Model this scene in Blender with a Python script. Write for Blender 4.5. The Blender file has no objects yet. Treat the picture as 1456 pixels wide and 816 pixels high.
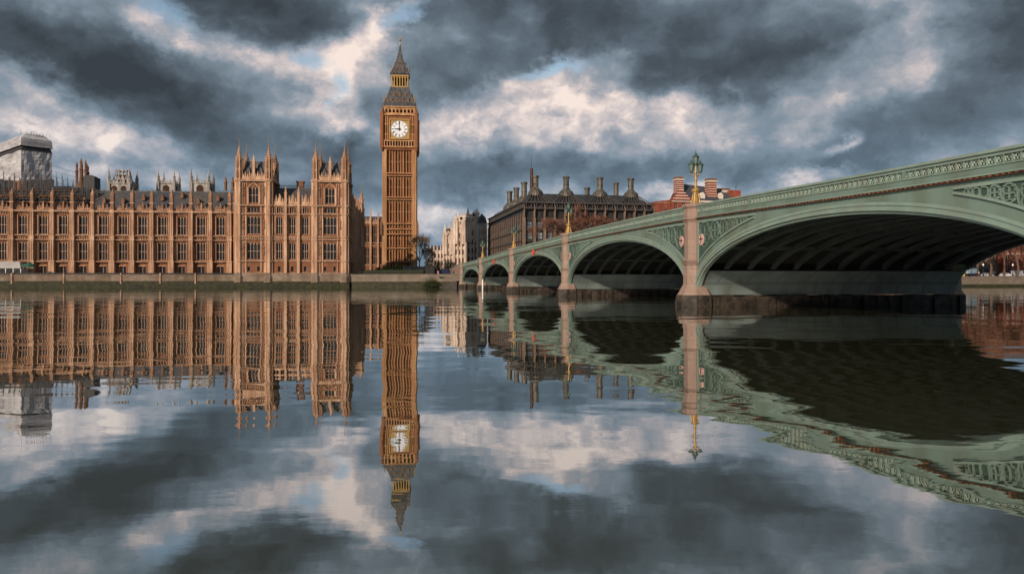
import bpy, bmesh, math, random
from mathutils import Vector, Matrix
R_ = math.radians
S = bpy.context.scene
COL = S.collection
# ------------------------------------------------------------------ camera
F = 1044.0; HZ = 398.0; CH = 2.2
cd = bpy.data.cameras.new('camera'); cam = bpy.data.objects.new('camera', cd); COL.objects.link(cam)
cam.location = (0, 0, CH); cam.rotation_euler = (R_(90), 0, 0)
cd.sensor_width = 36.0; cd.lens = 36.0 * F / 1456.0
cd.shift_y = (HZ - 408.0) / 1456.0
cd.clip_end = 9000; cd.clip_start = 0.1
S.camera = cam
S.render.engine = 'CYCLES'
S.view_settings.view_transform = 'Standard'; S.view_settings.look = 'None'
S.view_settings.exposure = 0.0; S.view_settings.gamma = 1.0
# ------------------------------------------------------------------ sun
SUN_AZ = 33.0      # degrees left of straight behind the camera
SUN_EL = 25.0
sd = bpy.data.lights.new('sun', 'SUN'); so = bpy.data.objects.new('sun', sd); COL.objects.link(so)
sdir = Vector((-math.sin(R_(SUN_AZ))*math.cos(R_(SUN_EL)), -math.cos(R_(SUN_AZ))*math.cos(R_(SUN_EL)), math.sin(R_(SUN_EL))))
so.rotation_euler = sdir.to_track_quat('Z', 'Y').to_euler(); so.location = (-60, -120, 80)
sd.energy = 4.7; sd.angle = R_(1.5); sd.color = (1.0, 0.82, 0.66)
# ------------------------------------------------------------------ sky
W = bpy.data.worlds.new('World'); S.world = W; W.use_nodes = True
nt = W.node_tree; nt.nodes.clear(); N = nt.nodes; L = nt.links
def nd(t, **k):
    n = N.new(t)
    for a, b in k.items(): setattr(n, a, b)
    return n
def mth(op, a, b=None, c=None, clamp=False):
    n = nd('ShaderNodeMath', operation=op); n.use_clamp = clamp
    for i, v in enumerate((a, b, c)):
        if v is None: continue
        if isinstance(v, (int, float)): n.inputs[i].default_value = v
        else: L.new(v, n.inputs[i])
    return n.outputs[0]
def vmth(op, a, b=None, s=None):
    n = nd('ShaderNodeVectorMath', operation=op)
    for i, v in enumerate((a, b)):
        if v is None: continue
        if isinstance(v, (tuple, list)): n.inputs[i].default_value = v
        else: L.new(v, n.inputs[i])
    if s is not None: n.inputs['Scale'].default_value = s
    return n.outputs['Value'] if op in ('LENGTH', 'DOT_PRODUCT') else n.outputs['Vector']
def srgb(r, g, b):
    f = lambda c: (c/255/12.92) if c/255 <= 0.04045 else ((c/255+0.055)/1.055)**2.4
    return (f(r), f(g), f(b), 1)
tc = nd('ShaderNodeTexCoord'); D = tc.outputs['Generated']
sep = nd('ShaderNodeSeparateXYZ'); L.new(D, sep.inputs[0])
az = mth('MULTIPLY', mth('ARCTAN2', sep.outputs[0], sep.outputs[1]), 57.2958)
el = mth('MULTIPLY', mth('ARCSINE', sep.outputs[2]), 57.2958)
cmb = nd('ShaderNodeCombineXYZ'); L.new(az, cmb.inputs[0]); L.new(el, cmb.inputs[1])
def noise(vec, scale, detail, rough=0.55, color=False, dist=0.0, off=None):
    n = nd('ShaderNodeTexNoise'); n.inputs['Scale'].default_value = scale; n.inputs['Detail'].default_value = detail
    n.inputs['Roughness'].default_value = rough; n.inputs['Distortion'].default_value = dist
    if off: vec = vmth('ADD', vec, off)
    L.new(vec, n.inputs['Vector'])
    return n.outputs['Color'] if color else n.outputs['Fac']
Dv = vmth('MULTIPLY', D, (1.0, 1.0, 1.35))
w1 = noise(Dv, 5.5, 3, 0.5, True)
w2 = noise(Dv, 17.0, 8, 0.62, True, off=(3, 7, 1))
warp = vmth('ADD', vmth('SCALE', vmth('SUBTRACT', w1, (.5, .5, .5)), s=3.6), vmth('SCALE', vmth('SUBTRACT', w2, (.5, .5, .5)), s=5.2))
warp = vmth('MULTIPLY', warp, (1.0, 0.75, 0.0))
P = vmth('ADD', cmb.outputs[0], warp)
def blob(px, py, rx, ry, rot=0, soft=0.0):
    a = math.degrees(math.atan((px-728)/F)); e = math.degrees(math.atan((HZ-py)/math.hypot(F, px-728)))
    m = nd('ShaderNodeMapping', vector_type='TEXTURE')
    m.inputs['Location'].default_value = (a, e, 0); m.inputs['Rotation'].default_value = (0, 0, R_(rot))
    m.inputs['Scale'].default_value = (rx*.052, ry*.052, 1)
    L.new(P, m.inputs[0])
    ln = vmth('LENGTH', m.outputs[0])
    mr = nd('ShaderNodeMapRange', interpolation_type='SMOOTHSTEP')
    mr.inputs['From Min'].default_value = 1.3; mr.inputs['From Max'].default_value = soft
    L.new(ln, mr.inputs['Value']); return mr.outputs[0]
# billow field (cloud bodies) with a lit-from-one-side relief
Db = vmth('ADD', Dv, vmth('SCALE', vmth('SUBTRACT', w2, (.5, .5, .5)), s=0.05))
fb = noise(Db, 4.2, 9, 0.54, off=(11, 2, 5))
fbs = noise(Db, 4.2, 9, 0.54, off=(11.035, 2.0, 4.955))
rel = mth('MULTIPLY', mth('SUBTRACT', fb, fbs), 1.25)
fine = noise(Db, 10.0, 9, 0.6, off=(1, 9, 3))
val = mth('MULTIPLY_ADD', mth('SUBTRACT', fb, 0.5), 0.26, 0.46)
val = mth('MULTIPLY_ADD', mth('SUBTRACT', fine, 0.5), 0.17, val)
val = mth('ADD', val, rel)
BLOBS = [ # px, py, rx, ry, rot, weight
 (150, 108, 190, 66, -14, -.46), (60, 50, 150, 60, 0, -.08), (365, 12, 150, 50, -8, -.52), (650, 30, 150, 70, 0, -.16),
 (890, 50, 300, 85, -6, -.34), (790, 5, 190, 50, 0, -.16), (1040, 115, 150, 45, 12, -.26), (1370, 160, 200, 60, 6, -.20),
 (1130, 10, 90, 60, 0, -.14), (400, 210, 210, 34, -3, -.17), (630, 245, 200, 46, 0, -.05), (1090, 222, 220, 26, 0, -.08),
 (1430, 60, 90, 70, 0, -.14), (640, 108, 80, 60, 0, -.26), (260, 160, 110, 40, 0, -.16), (540, 265, 90, 46, 0, -.05), (850, 235, 200, 26, 0, -.05),
 (495, 176, 32, 38, -35, .62), (478, 128, 34, 62, -30, .36), (420, 92, 80, 34, 10, .34), (735, 165, 165, 50, 6, .46), (660, 195, 80, 34, 0, .22),
 (950, 150, 105, 32, 0, .46), (860, 155, 110, 44, 0, .14), (30, 118, 100, 24, -10, .38), (110, 190, 130, 28, -8, .40), (55, 160, 150, 34, 0, .16),
 (240, 254, 190, 20, 0, .26), (215, 36, 60, 34, -35, .34), (300, 66, 120, 20, -14, .22), (560, 20, 60, 22, 25, .42), (520, 60, 52, 60, 0, .26),
 (1250, 46, 110, 30, 22, .22), (1230, 100, 110, 32, 10, .18), (1020, 180, 170, 26, 8, .20), (795, 100, 120, 24, 14, .36), (860, 100, 60, 24, 14, .16),
 (620, 335, 420, 50, 0, .12), (800, 170, 260, 60, 4, .16), (640, 322, 150, 30, 0, .46), (960, 278, 80, 20, 0, .40), (1165, 250, 60, 14, 0, .34), (780, 215, 230, 26, 0, .14), (1200, 205, 40, 12, 20, .30), (1110, 262, 150, 18, 0, .12), (560, 200, 60, 30, 0, .06)]
for (px, py, rx, ry, ro, wt) in BLOBS:
    val = mth('MULTIPLY_ADD', blob(px, py, rx, ry, ro, .15 if wt > 0 else 0), wt*(.88 if wt > 0 else .78), val)
puff = noise(Db, 22.0, 8, 0.6, off=(5, 1, 8))
bil = mth('ABSOLUTE', mth('MULTIPLY', mth('SUBTRACT', noise(Db, 9.0, 7, 0.56, off=(2, 4, 6)), 0.5), 2.0))
val = mth('MULTIPLY_ADD', mth('SUBTRACT', bil, 0.2), 0.15, val)
val = mth('MULTIPLY_ADD', mth('SUBTRACT', puff, 0.5), 0.09, val)
hi = mth('MAXIMUM', mth('SUBTRACT', val, 0.48), 0.0)
tex = mth('ADD', mth('MULTIPLY', mth('SUBTRACT', fine, 0.5), 2.6), mth('ADD', mth('MULTIPLY', mth('SUBTRACT', puff, 0.52), 2.2), mth('MULTIPLY', rel, 1.5)))
val = mth('ADD', val, mth('MULTIPLY', hi, tex))
ramp = nd('ShaderNodeValToRGB'); L.new(val, ramp.inputs[0]); cr = ramp.color_ramp
stops = [(0.0, (58, 65, 72)), (.18, (76, 86, 95)), (.36, (100, 114, 126)), (.52, (132, 146, 159)), (.66, (170, 171, 178)), (.80, (208, 197, 196)), (1.0, (248, 230, 220))]
while len(cr.elements) < len(stops): cr.elements.new(0.5)
for e_, (p_, c_) in zip(cr.elements, stops): e_.position = p_; e_.color = srgb(*c_)
# low sky is bluer
low = nd('ShaderNodeMapRange', interpolation_type='SMOOTHSTEP'); L.new(el, low.inputs['Value'])
low.inputs['From Min'].default_value = 15; low.inputs['From Max'].default_value = 2
mixl = nd('ShaderNodeMix', data_type='RGBA', blend_type='MULTIPLY'); L.new(mth('MULTIPLY', low.outputs[0], 0.9), mixl.inputs['Factor'])
L.new(ramp.outputs[0], mixl.inputs['A']); mixl.inputs['B'].default_value = (0.84, 0.97, 1.06, 1)
# clear gaps: the physical sky
sky = nd('ShaderNodeTexSky', sky_type='NISHITA'); sky.sun_disc = False; sky.sun_elevation = R_(SUN_EL); sky.sun_rotation = R_(180 + SUN_AZ)
sky.air_density = 1.3; sky.dust_density = 0.6
gap = None
for (px, py, rx, ry, ro) in [(222, 6, 46, 20, -30), (575, 20, 40, 16, 20), (440, 92, 36, 16, 0), (480, 135, 16, 26, -20), (790, 98, 70, 10, 12)]:
    b = blob(px, py, rx, ry, ro); gap = b if gap is None else mth('MAXIMUM', gap, b)
gap = mth('MULTIPLY', gap, 0.8)
bgc = nd('ShaderNodeBackground'); L.new(mixl.outputs['Result'], bgc.inputs[0]); bgc.inputs[1].default_value = 1.0
bgs = nd('ShaderNodeBackground'); L.new(sky.outputs[0], bgs.inputs[0]); bgs.inputs[1].default_value = 0.13
mx = nd('ShaderNodeMixShader'); L.new(gap, mx.inputs[0]); L.new(bgc.outputs[0], mx.inputs[1]); L.new(bgs.outputs[0], mx.inputs[2])
wo = nd('ShaderNodeOutputWorld'); L.new(mx.outputs[0], wo.inputs[0])
W.cycles.sampling_method = 'MANUAL'; W.cycles.sample_map_resolution = 512
# ------------------------------------------------------------------ helpers
class Frame:
    def __init__(s, ox, oy, deg): s.ox, s.oy, s.a = ox, oy, R_(deg); s.c, s.s = math.cos(s.a), math.sin(s.a)
    def w(s, x, y): return (s.ox + x*s.c - y*s.s, s.oy + x*s.s + y*s.c)
    def xat(s, px, y):   # local x seen at photo column px for a given local depth
        k = (px-728.0)/F
        bx, by = s.w(0, y)
        return (k*by - bx) / (s.c - k*s.s)
    def yat(s, px, x):
        k = (px-728.0)/F; bx, by = s.w(x, 0)
        return (bx - k*by) / (k*s.c + s.s)
def zat(py, Y): return CH + (HZ-py)/F*Y
ORG = {}
class MB:
    def __init__(s, T=None): s.v = []; s.f = []; s.m = []; s.T = T; s.mi = 0
    def add(s, vs, fs):
        b = len(s.v)
        s.v += [s.T(*p) for p in vs] if s.T else [tuple(p) for p in vs]
        s.f += [tuple(b+i for i in f) for f in fs]; s.m += [s.mi]*len(fs); return s
    def box(s, x0, x1, y0, y1, z0, z1):
        return s.add([(x0,y0,z0),(x1,y0,z0),(x1,y1,z0),(x0,y1,z0),(x0,y0,z1),(x1,y0,z1),(x1,y1,z1),(x0,y1,z1)],
              [(0,3,2,1),(4,5,6,7),(0,1,5,4),(1,2,6,5),(2,3,7,6),(3,0,4,7)])
    def quad(s, a, b, c, d): return s.add([a,b,c,d], [(0,1,2,3)])
    def tri(s, a, b, c): return s.add([a,b,c], [(0,1,2)])
    def frus(s, cx, cy, z0, z1, a0, b0, a1, b1):  # rectangular frustum, half sizes
        return s.add([(cx-a0,cy-b0,z0),(cx+a0,cy-b0,z0),(cx+a0,cy+b0,z0),(cx-a0,cy+b0,z0),(cx-a1,cy-b1,z1),(cx+a1,cy-b1,z1),(cx+a1,cy+b1,z1),(cx-a1,cy+b1,z1)],
              [(0,3,2,1),(4,5,6,7),(0,1,5,4),(1,2,6,5),(2,3,7,6),(3,0,4,7)])
    def lathe(s, cx, cy, prof, n=8, ph=None):   # prof: (r,z) list
        if ph is None: ph = math.pi/n
        vs = []; fs = []
        for r, z in prof:
            for k in range(n):
                a = ph + 2*math.pi*k/n; vs.append((cx+r*math.cos(a), cy+r*math.sin(a), z))
        for i in range(len(prof)-1):
            for k in range(n):
                k2 = (k+1) % n; fs.append((i*n+k, i*n+k2, (i+1)*n+k2, (i+1)*n+k))
        fs.append(tuple(range(n))[::-1]); fs.append(tuple((len(prof)-1)*n+k for k in range(n)))
        return s.add(vs, fs)
    def tube(s, pts, rad, n=5):
        vs = []; fs = []
        for i, p in enumerate(pts):
            p = Vector(p); q = Vector(pts[min(i+1, len(pts)-1)]); o = Vector(pts[max(i-1, 0)])
            d = (q-o).normalized(); u = d.orthogonal().normalized(); v = d.cross(u)
            r = rad[i] if isinstance(rad, (list, tuple)) else rad
            for k in range(n):
                a = 2*math.pi*k/n; vs.append(tuple(p + u*(r*math.cos(a)) + v*(r*math.sin(a))))
        for i in range(len(pts)-1):
            for k in range(n):
                k2 = (k+1) % n; fs.append((i*n+k, i*n+k2, (i+1)*n+k2, (i+1)*n+k))
        fs.append(tuple(range(n))[::-1]); fs.append(tuple((len(pts)-1)*n+k for k in range(n)))
        return s.add(vs, fs)
    def prism(s, poly, y0, y1):   # poly in x,z extruded along y
        n = len(poly); vs = [(x, y0, z) for x, z in poly] + [(x, y1, z) for x, z in poly]
        fs = [tuple(range(n)), tuple(range(2*n-1, n-1, -1))] + [(i, i+n, (i+1) % n + n, (i+1) % n) for i in range(n)]
        return s.add(vs, fs)
    def strip(s, A, B, t):   # A, B lists of points (x const plane, y along, z); thick t along +x
        n = len(A); vs = [(t0, y, z) for t0 in t for (y, z) in A] + [(t0, y, z) for t0 in t for (y, z) in B]
        fs = []
        for i in range(n-1):
            a0, a1, b0, b1 = i, i+n, i+2*n, i+3*n
            fs += [(a0, a0+1, b0+1, b0), (a1, b1, b1+1, a1+1), (a0, a1, a1+1, a0+1), (b0, b0+1, b1+1, b1)]
        fs += [(0, 2*n, 3*n, n), (n-1, 2*n-1, 4*n-1, 3*n-1)]
        return s.add(vs, fs)
    def build(s, name, mat, parent=None, smooth=False, org=None):
        if org is None: org = ORG.get(root_of(parent).name, (0,0,0)) if parent else (0,0,0)
        me = bpy.data.meshes.new(name)
        me.from_pydata([(x-org[0], y-org[1], z-org[2]) for x, y, z in s.v], [], s.f)
        for m_ in (mat if isinstance(mat, (list, tuple)) else [mat]): me.materials.append(m_)
        if any(s.m): me.polygons.foreach_set('material_index', s.m)
        bm = bmesh.new(); bm.from_mesh(me); bmesh.ops.recalc_face_normals(bm, faces=bm.faces); bm.to_mesh(me); bm.free()
        if smooth: me.polygons.foreach_set('use_smooth', [True]*len(me.polygons))
        o = bpy.data.objects.new(name, me); COL.objects.link(o)
        if parent: o.parent = parent
        return o
def each(mb, name, mat, parent):
    par = list(range(len(mb.v)))
    def find(a):
        while par[a] != a: par[a] = par[par[a]]; a = par[a]
        return a
    for f in mb.f:
        r = find(f[0])
        for i in f[1:]: par[find(i)] = r
    gr = {}
    for f in mb.f: gr.setdefault(find(f[0]), []).append(f)
    out = []
    for fs in gr.values():
        ids = sorted({i for f in fs for i in f}); mp = {i: k for k, i in enumerate(ids)}
        m = MB(); m.v = [mb.v[i] for i in ids]; m.f = [tuple(mp[i] for i in f) for f in fs]; m.m = [0]*len(fs)
        out.append(m.build(name, mat, parent))
    return out
def root_of(o):
    while o.parent: o = o.parent
    return o
def thing(name, label, cat, frame=None, org=(0,0,0), group=None):
    o = bpy.data.objects.new(name, None); COL.objects.link(o); o.empty_display_size = 0.5
    fr = frame or Frame(0, 0, 0); x, y = fr.w(org[0], org[1]); o.location = (x, y, org[2]); o.rotation_euler = (0, 0, fr.a)
    o['label'] = label; o['category'] = cat
    if group: o['group'] = group
    ORG[o.name] = tuple(org); return o
def single(o, label, cat, frame, org, group=None):
    x, y = frame.w(org[0], org[1]); o.location = (x, y, org[2]); o.rotation_euler = (0, 0, frame.a)
    o['label'] = label; o['category'] = cat
    if group: o['group'] = group
    return o
KIDS = {}
def copy_tree(o, parent=None, off=(0,0,0)):
    c = o.copy(); COL.objects.link(c)
    if parent is not None: c.parent = parent
    c.location = Vector(o.location) + Vector(off)
    for ch in list(o.children): copy_tree(ch, c)
    return c
def place_copy(o, x, y, z, rot, label, group=None):
    c = copy_tree(o); c.location = (x, y, z); c.rotation_euler = (0, 0, rot); c['label'] = label
    if group: c['group'] = group
    return c
# wall grid with rectangular openings (u along, d depth inwards, z up)
def grid_wall(mb, u0, u1, z0, z1, d, ops, depth=0.45):
    us = sorted({u0, u1} | {o[0] for o in ops} | {o[1] for o in ops}); zs = sorted({z0, z1} | {o[2] for o in ops} | {o[3] for o in ops})
    us = [u for u in us if u0-1e-6 <= u <= u1+1e-6]; zs = [z for z in zs if z0-1e-6 <= z <= z1+1e-6]
    for i in range(len(us)-1):
        for j in range(len(zs)-1):
            cu, cz = (us[i]+us[i+1])/2, (zs[j]+zs[j+1])/2
            if any(o[0] < cu < o[1] and o[2] < cz < o[3] for o in ops): continue
            mb.quad((us[i],d,zs[j]), (us[i+1],d,zs[j]), (us[i+1],d,zs[j+1]), (us[i],d,zs[j+1]))
    for (a, b, c, e) in ops:
        D2 = d+depth
        mb.quad((a,d,c),(a,D2,c),(a,D2,e),(a,d,e)); mb.quad((b,d,c),(b,d,e),(b,D2,e),(b,D2,c))
        mb.quad((a,d,c),(b,d,c),(b,D2,c),(a,D2,c)); mb.quad((a,d,e),(a,D2,e),(b,D2,e),(b,d,e))
def window(parent, a, b, c, e, d, nm=3, nt_=2, T=None, depth=0.45, fm=None, gm=None, name='window', arch=False):
    f = MB(T); t = 0.10; q = d+depth-0.16
    for k in range(nm+1):
        u = a + (b-a)*k/nm; w = t if 0 < k < nm else t*.8
        f.box(u-w/2 if 0 < k < nm else (u if k == 0 else u-w), (u+w/2) if 0 < k < nm else (u+w if k == 0 else u), q, q+.12, c, e)
    for k in range(nt_+1):
        z = c + (e-c)*k/nt_; z = min(max(z, c+.05), e-.05); f.box(a, b, q+.004, q+.116, z-.05, z+.05)
    if arch:   # pointed heads of the lights
        for k in range(nm):
            u0, u1 = a+(b-a)*k/nm, a+(b-a)*(k+1)/nm; um = (u0+u1)/2; hh = (u1-u0)*.6
            f.prism([(u0, e), (u0, e-hh), (um, e)], q+.01, q+.1); f.prism([(u1, e), (um, e), (u1, e-hh)], q+.01, q+.1)
    fo = f.build(name, fm, parent)
    g = MB(T); g.quad((a,d+depth-.01,c),(b,d+depth-.01,c),(b,d+depth-.01,e),(a,d+depth-.01,e))
    g.build('pane', gm, fo); return fo
# ------------------------------------------------------------------ materials
def mat(name, c1, c2=None, rough=0.8, metal=0.0, scale=1.0, stretch=(1,1,1), bump=0.0, bscale=None, dirt=None, dscale=0.4, dstr=(1,1,.15), spec=0.3, brick=None, detail=6, c3=None, c3scale=.08):
    m = bpy.data.materials.new(name); m.use_nodes = True; t = m.node_tree; n = t.nodes; l = t.links; n.clear()
    out = n.new('ShaderNodeOutputMaterial'); p = n.new('ShaderNodeBsdfPrincipled'); l.new(p.outputs[0], out.inputs[0])
    p.inputs['Roughness'].default_value = rough; p.inputs['Metallic'].default_value = metal; p.inputs['Specular IOR Level'].default_value = spec
    g = n.new('ShaderNodeNewGeometry')
    def ns(sc, st, de=detail, ro=.6):
        mp = n.new('ShaderNodeMapping'); mp.inputs['Scale'].default_value = st; l.new(g.outputs['Position'], mp.inputs[0])
        x = n.new('ShaderNodeTexNoise'); x.inputs['Scale'].default_value = sc; x.inputs['Detail'].default_value = de; x.inputs['Roughness'].default_value = ro
        l.new(mp.outputs[0], x.inputs['Vector']); return x.outputs['Fac']
    def rng(x, a, b, lo=0, hi=1):
        r = n.new('ShaderNodeMapRange'); r.inputs['From Min'].default_value = a; r.inputs['From Max'].default_value = b
        r.inputs['To Min'].default_value = lo; r.inputs['To Max'].default_value = hi; l.new(x, r.inputs['Value']); return r.outputs[0]
    def mix(fac, a, b, mode='MIX'):
        x = n.new('ShaderNodeMix'); x.data_type = 'RGBA'; x.blend_type = mode
        for k, v in (('Factor', fac), ('A', a), ('B', b)):
            if isinstance(v, (int, float)): x.inputs[k].default_value = v
            elif isinstance(v, (tuple, list)): x.inputs[k].default_value = (*v[:3], 1)
            else: l.new(v, x.inputs[k])
        return x.outputs['Result']
    col = c1
    if c2: col = mix(rng(ns(scale, stretch), .35, .65), c1, c2)
    if c3: col = mix(rng(ns(c3scale, (1,1,1), 3), .42, .62), col, c3)
    if brick:  # (width, height, mortar colour, strength)
        bw, bh, bc, bs = brick
        sp = n.new('ShaderNodeSeparateXYZ'); l.new(g.outputs['Position'], sp.inputs[0])
        ad = n.new('ShaderNodeMath'); ad.operation = 'ADD'; l.new(sp.outputs[0], ad.inputs[0]); l.new(sp.outputs[1], ad.inputs[1])
        cb = n.new('ShaderNodeCombineXYZ'); l.new(ad.outputs[0], cb.inputs[0]); l.new(sp.outputs[2], cb.inputs[1])
        bt = n.new('ShaderNodeTexBrick'); l.new(cb.outputs[0], bt.inputs['Vector']); bt.inputs['Scale'].default_value = 1
        bt.inputs['Brick Width'].default_value = bw; bt.inputs['Row Height'].default_value = bh; bt.inputs['Mortar Size'].default_value = min(bw, bh)*.06
        bt.inputs['Color1'].default_value = (1,1,1,1); bt.inputs['Color2'].default_value = (.72,.72,.72,1); bt.inputs['Mortar'].default_value = (*bc, 1)
        col = mix(bs, col, bt.outputs['Color'], 'MULTIPLY')
    if dirt: col = mix(rng(ns(dscale, dstr, 7), .42, .68, 0, .88), col, dirt)
    if isinstance(col, (tuple, list)): p.inputs['Base Color'].default_value = (*col[:3], 1)
    else: l.new(col, p.inputs['Base Color'])
    if bump:
        b = n.new('ShaderNodeBump'); b.inputs['Strength'].default_value = 1; b.inputs['Distance'].default_value = bump
        l.new(ns(bscale or scale*3, stretch, 8), b.inputs['Height']); l.new(b.outputs[0], p.inputs['Normal'])
    return m
M = {}
M['stone'] = mat('palace stone', (.29,.125,.062), (.17,.068,.034), .9, scale=.35, stretch=(1,1,.5), bump=.12, bscale=2.2, dirt=(.12,.06,.035), dscale=.6, dstr=(1,1,.2), brick=(1.1,.45,(.5,.45,.4),.6))
M['stone_pale'] = mat('palace pale stone', (.57,.375,.25), (.34,.20,.12), .9, scale=.5, stretch=(1,1,.3), bump=.08, bscale=2.5, dirt=(.24,.12,.07), dscale=.8, dstr=(1,1,.14))
M['stone_band'] = mat('string course stone', (.46,.31,.21), (.25,.14,.085), .9, scale=.8, bump=.05, dirt=(.16,.1,.07), dscale=1.2, dstr=(1,1,1))
M['stone_dark'] = mat('weathered stone', (.22,.12,.07), (.13,.07,.045), .9, scale=.8, bump=.05)
M['base'] = mat('river base stone', (.27,.21,.165), (.18,.135,.10), .9, scale=.4, stretch=(1,1,2), bump=.06, brick=(1.6,.55,(.4,.35,.3),.7), dirt=(.10,.07,.045), dscale=.4, dstr=(1,1,.4))
M['algae'] = mat('algae stone', (.018,.020,.008), (.008,.009,.004), .75, scale=.6, bump=.08, dirt=(.045,.042,.014), dscale=1.0, dstr=(1,1,2))
M['slate'] = mat('slate', (.075,.08,.095), (.045,.048,.058), .6, scale=1.2, bump=.04, brick=(.8,.5,(.45,.45,.5),.8), c3=(.10,.085,.075))
M['iron_dark'] = mat('cast iron roof', (.05,.055,.065), (.03,.033,.04), .55, scale=1.5, bump=.05, dirt=(.13,.12,.11), dscale=1.5)
M['glass'] = mat('window glass', (.010,.012,.015), (.025,.028,.034), .22, scale=.4, spec=.22)
M['glass_blue'] = mat('bay glass', (.10,.15,.19), (.25,.33,.38), .15, scale=.25, spec=.7)
M['mull'] = mat('window stone bars', (.42,.28,.19), None, .85)
M['gold'] = mat('gilding', (.46,.30,.11), (.30,.18,.06), .5, .4, scale=3)
M['ct'] = mat('clock tower stone', (.31,.135,.06), (.20,.078,.034), .9, scale=.3, stretch=(1,1,.3), bump=.1, bscale=2.5, dirt=(.18,.075,.035), dscale=.6, dstr=(1,1,.12), brick=(.9,.45,(.5,.45,.4),.55))
M['ct_pale'] = mat('clock tower pale stone', (.56,.335,.175), (.33,.175,.08), .9, scale=.5, stretch=(1,1,.2), bump=.06, dirt=(.30,.14,.06), dscale=.8, dstr=(1,1,.1))
M['ct_dark'] = mat('tower opening shade', (.045,.022,.014), None, .9)  # dark brown stands in for the shade inside arcades and openings
M['dial'] = mat('opal dial', (.82,.84,.86), (.70,.73,.76), .35, scale=1.5)
M['black'] = mat('black paint', (.012,.012,.014), None, .45)
M['blackred'] = mat('dark red panel', (.25,.07,.04), (.12,.03,.02), .8, scale=1.5)
# bridge
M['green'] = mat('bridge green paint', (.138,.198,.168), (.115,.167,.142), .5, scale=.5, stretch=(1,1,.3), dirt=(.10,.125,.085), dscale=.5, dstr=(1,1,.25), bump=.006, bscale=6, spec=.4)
M['green_lt'] = mat('bridge pale green moulding', (.20,.28,.235), (.155,.225,.19), .45, scale=.8, dirt=(.17,.2,.16), dscale=.8, spec=.4)
M['green_dk'] = mat('bridge shade dark green', (.045,.082,.064), (.03,.058,.045), .55, scale=.9)  # dark green paint with the shade of the recesses put into it
M['rib'] = mat('shaded rib paint', (.048,.060,.055), (.028,.036,.033), .6, scale=.6, dirt=(.03,.035,.03), dscale=.6, dstr=(1,1,.5))  # paint darkened so the underside's shade sits in the colour
M['soffit'] = mat('shaded soffit', (.012,.013,.012), (.007,.008,.007), .8, scale=.5)  # shade under the bridge put into a near-black base colour
M['plate'] = mat('pier flank plate', (.17,.215,.205), (.13,.17,.165), .6, scale=.35, stretch=(1,1,.3), dirt=(.09,.10,.09), dscale=.55, dstr=(1,1,.18), brick=(3.1,1.9,(.4,.4,.4),.6))
M['granite'] = mat('pier granite', (.29,.21,.17), (.23,.165,.13), .7, scale=1.6, stretch=(1,1,.4), bump=.015, bscale=12, dirt=(.22,.14,.11), dscale=1.1, dstr=(1,1,.12), brick=(1.4,.62,(.55,.5,.48),.5))
M['granite_dk'] = mat('wet footing stone', (.026,.021,.016), (.012,.010,.008), .6, scale=1.3, bump=.1, bscale=3, dirt=(.07,.052,.038), dscale=1.6, dstr=(1,1,1), brick=(1.2,.5,(.3,.3,.3),.8))
M['red'] = mat('dark red moulding', (.065,.03,.022), (.035,.018,.014), .6, scale=2)
M['bead'] = mat('orange gilt beads', (.34,.12,.04), (.08,.03,.02), .45, .2, scale=5)
M['white'] = mat('white paint', (.75,.73,.70), None, .5)
M['lampglass'] = mat('lantern glass', (.16,.22,.20), (.10,.14,.13), .12, scale=6, spec=.8)
M['signal'] = mat('signal red', (.65,.06,.03), None, .4)
M['asphalt'] = mat('asphalt', (.05,.05,.052), (.065,.062,.06), .9, scale=.5)
M['paving'] = mat('paving', (.26,.22,.19), (.20,.17,.15), .9, scale=.6, brick=(1.2,.8,(.6,.6,.6),.6))
M['ground'] = mat('city ground', (.13,.12,.11), (.09,.085,.08), .95, scale=.1)
M['bank'] = mat('embankment granite', (.20,.165,.135), (.12,.10,.08), .85, scale=.5, bump=.04, brick=(1.8,.6,(.45,.4,.38),.7), dirt=(.13,.1,.07), dscale=.5, dstr=(1,1,.3))
M['sheet'] = mat('scaffold sheeting', (.52,.51,.52), (.38,.375,.385), .75, scale=.25, stretch=(.5,.5,2.2), bump=.9, bscale=.5, dirt=(.17,.17,.19), dscale=.16, dstr=(.6,.6,2.2))
M['scaf'] = mat('scaffold tubes', (.035,.033,.035), None, .6)
M['pale'] = mat('pale far stone', (.74,.62,.52), (.58,.46,.37), .9, scale=.3, bump=.06, dirt=(.36,.27,.21), dscale=.5, dstr=(1,1,.3))
M['abbey'] = mat('grey far stone', (.46,.43,.40), (.33,.305,.285), .9, scale=.4, bump=.08, dirt=(.15,.13,.12), dscale=.5)
M['bronze'] = mat('dark bronze', (.035,.034,.036), (.02,.02,.023), .5, .3, scale=.8, dirt=(.07,.063,.056), dscale=.8)
M['bronze_lt'] = mat('roof duct bronze', (.105,.092,.082), (.065,.06,.056), .5, .3, scale=.8)
M['chim'] = mat('bronze chimney', (.075,.068,.058), (.045,.042,.04), .55, .3, scale=1.0, dirt=(.19,.17,.13), dscale=1, dstr=(1,1,.2))
M['offstone'] = mat('office sandstone pier', (.22,.145,.10), (.13,.085,.06), .85, scale=.5)
M['brick'] = mat('red brick', (.33,.085,.045), (.24,.06,.035), .9, scale=.9, brick=(.6,.3,(.7,.6,.55),.6), dirt=(.12,.04,.03), dscale=.6)
M['brickpale'] = mat('white banding stone', (.62,.55,.48), None, .85)
M['bark'] = mat('plane bark', (.13,.09,.065), (.08,.055,.04), .9, scale=2, bump=.03)
M['twig'] = mat('winter twigs', (.20,.095,.06), (.12,.055,.038), .9, scale=.3)
M['twig_ol'] = mat('budding twigs', (.26,.17,.08), (.15,.10,.055), .9, scale=.3)
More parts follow.
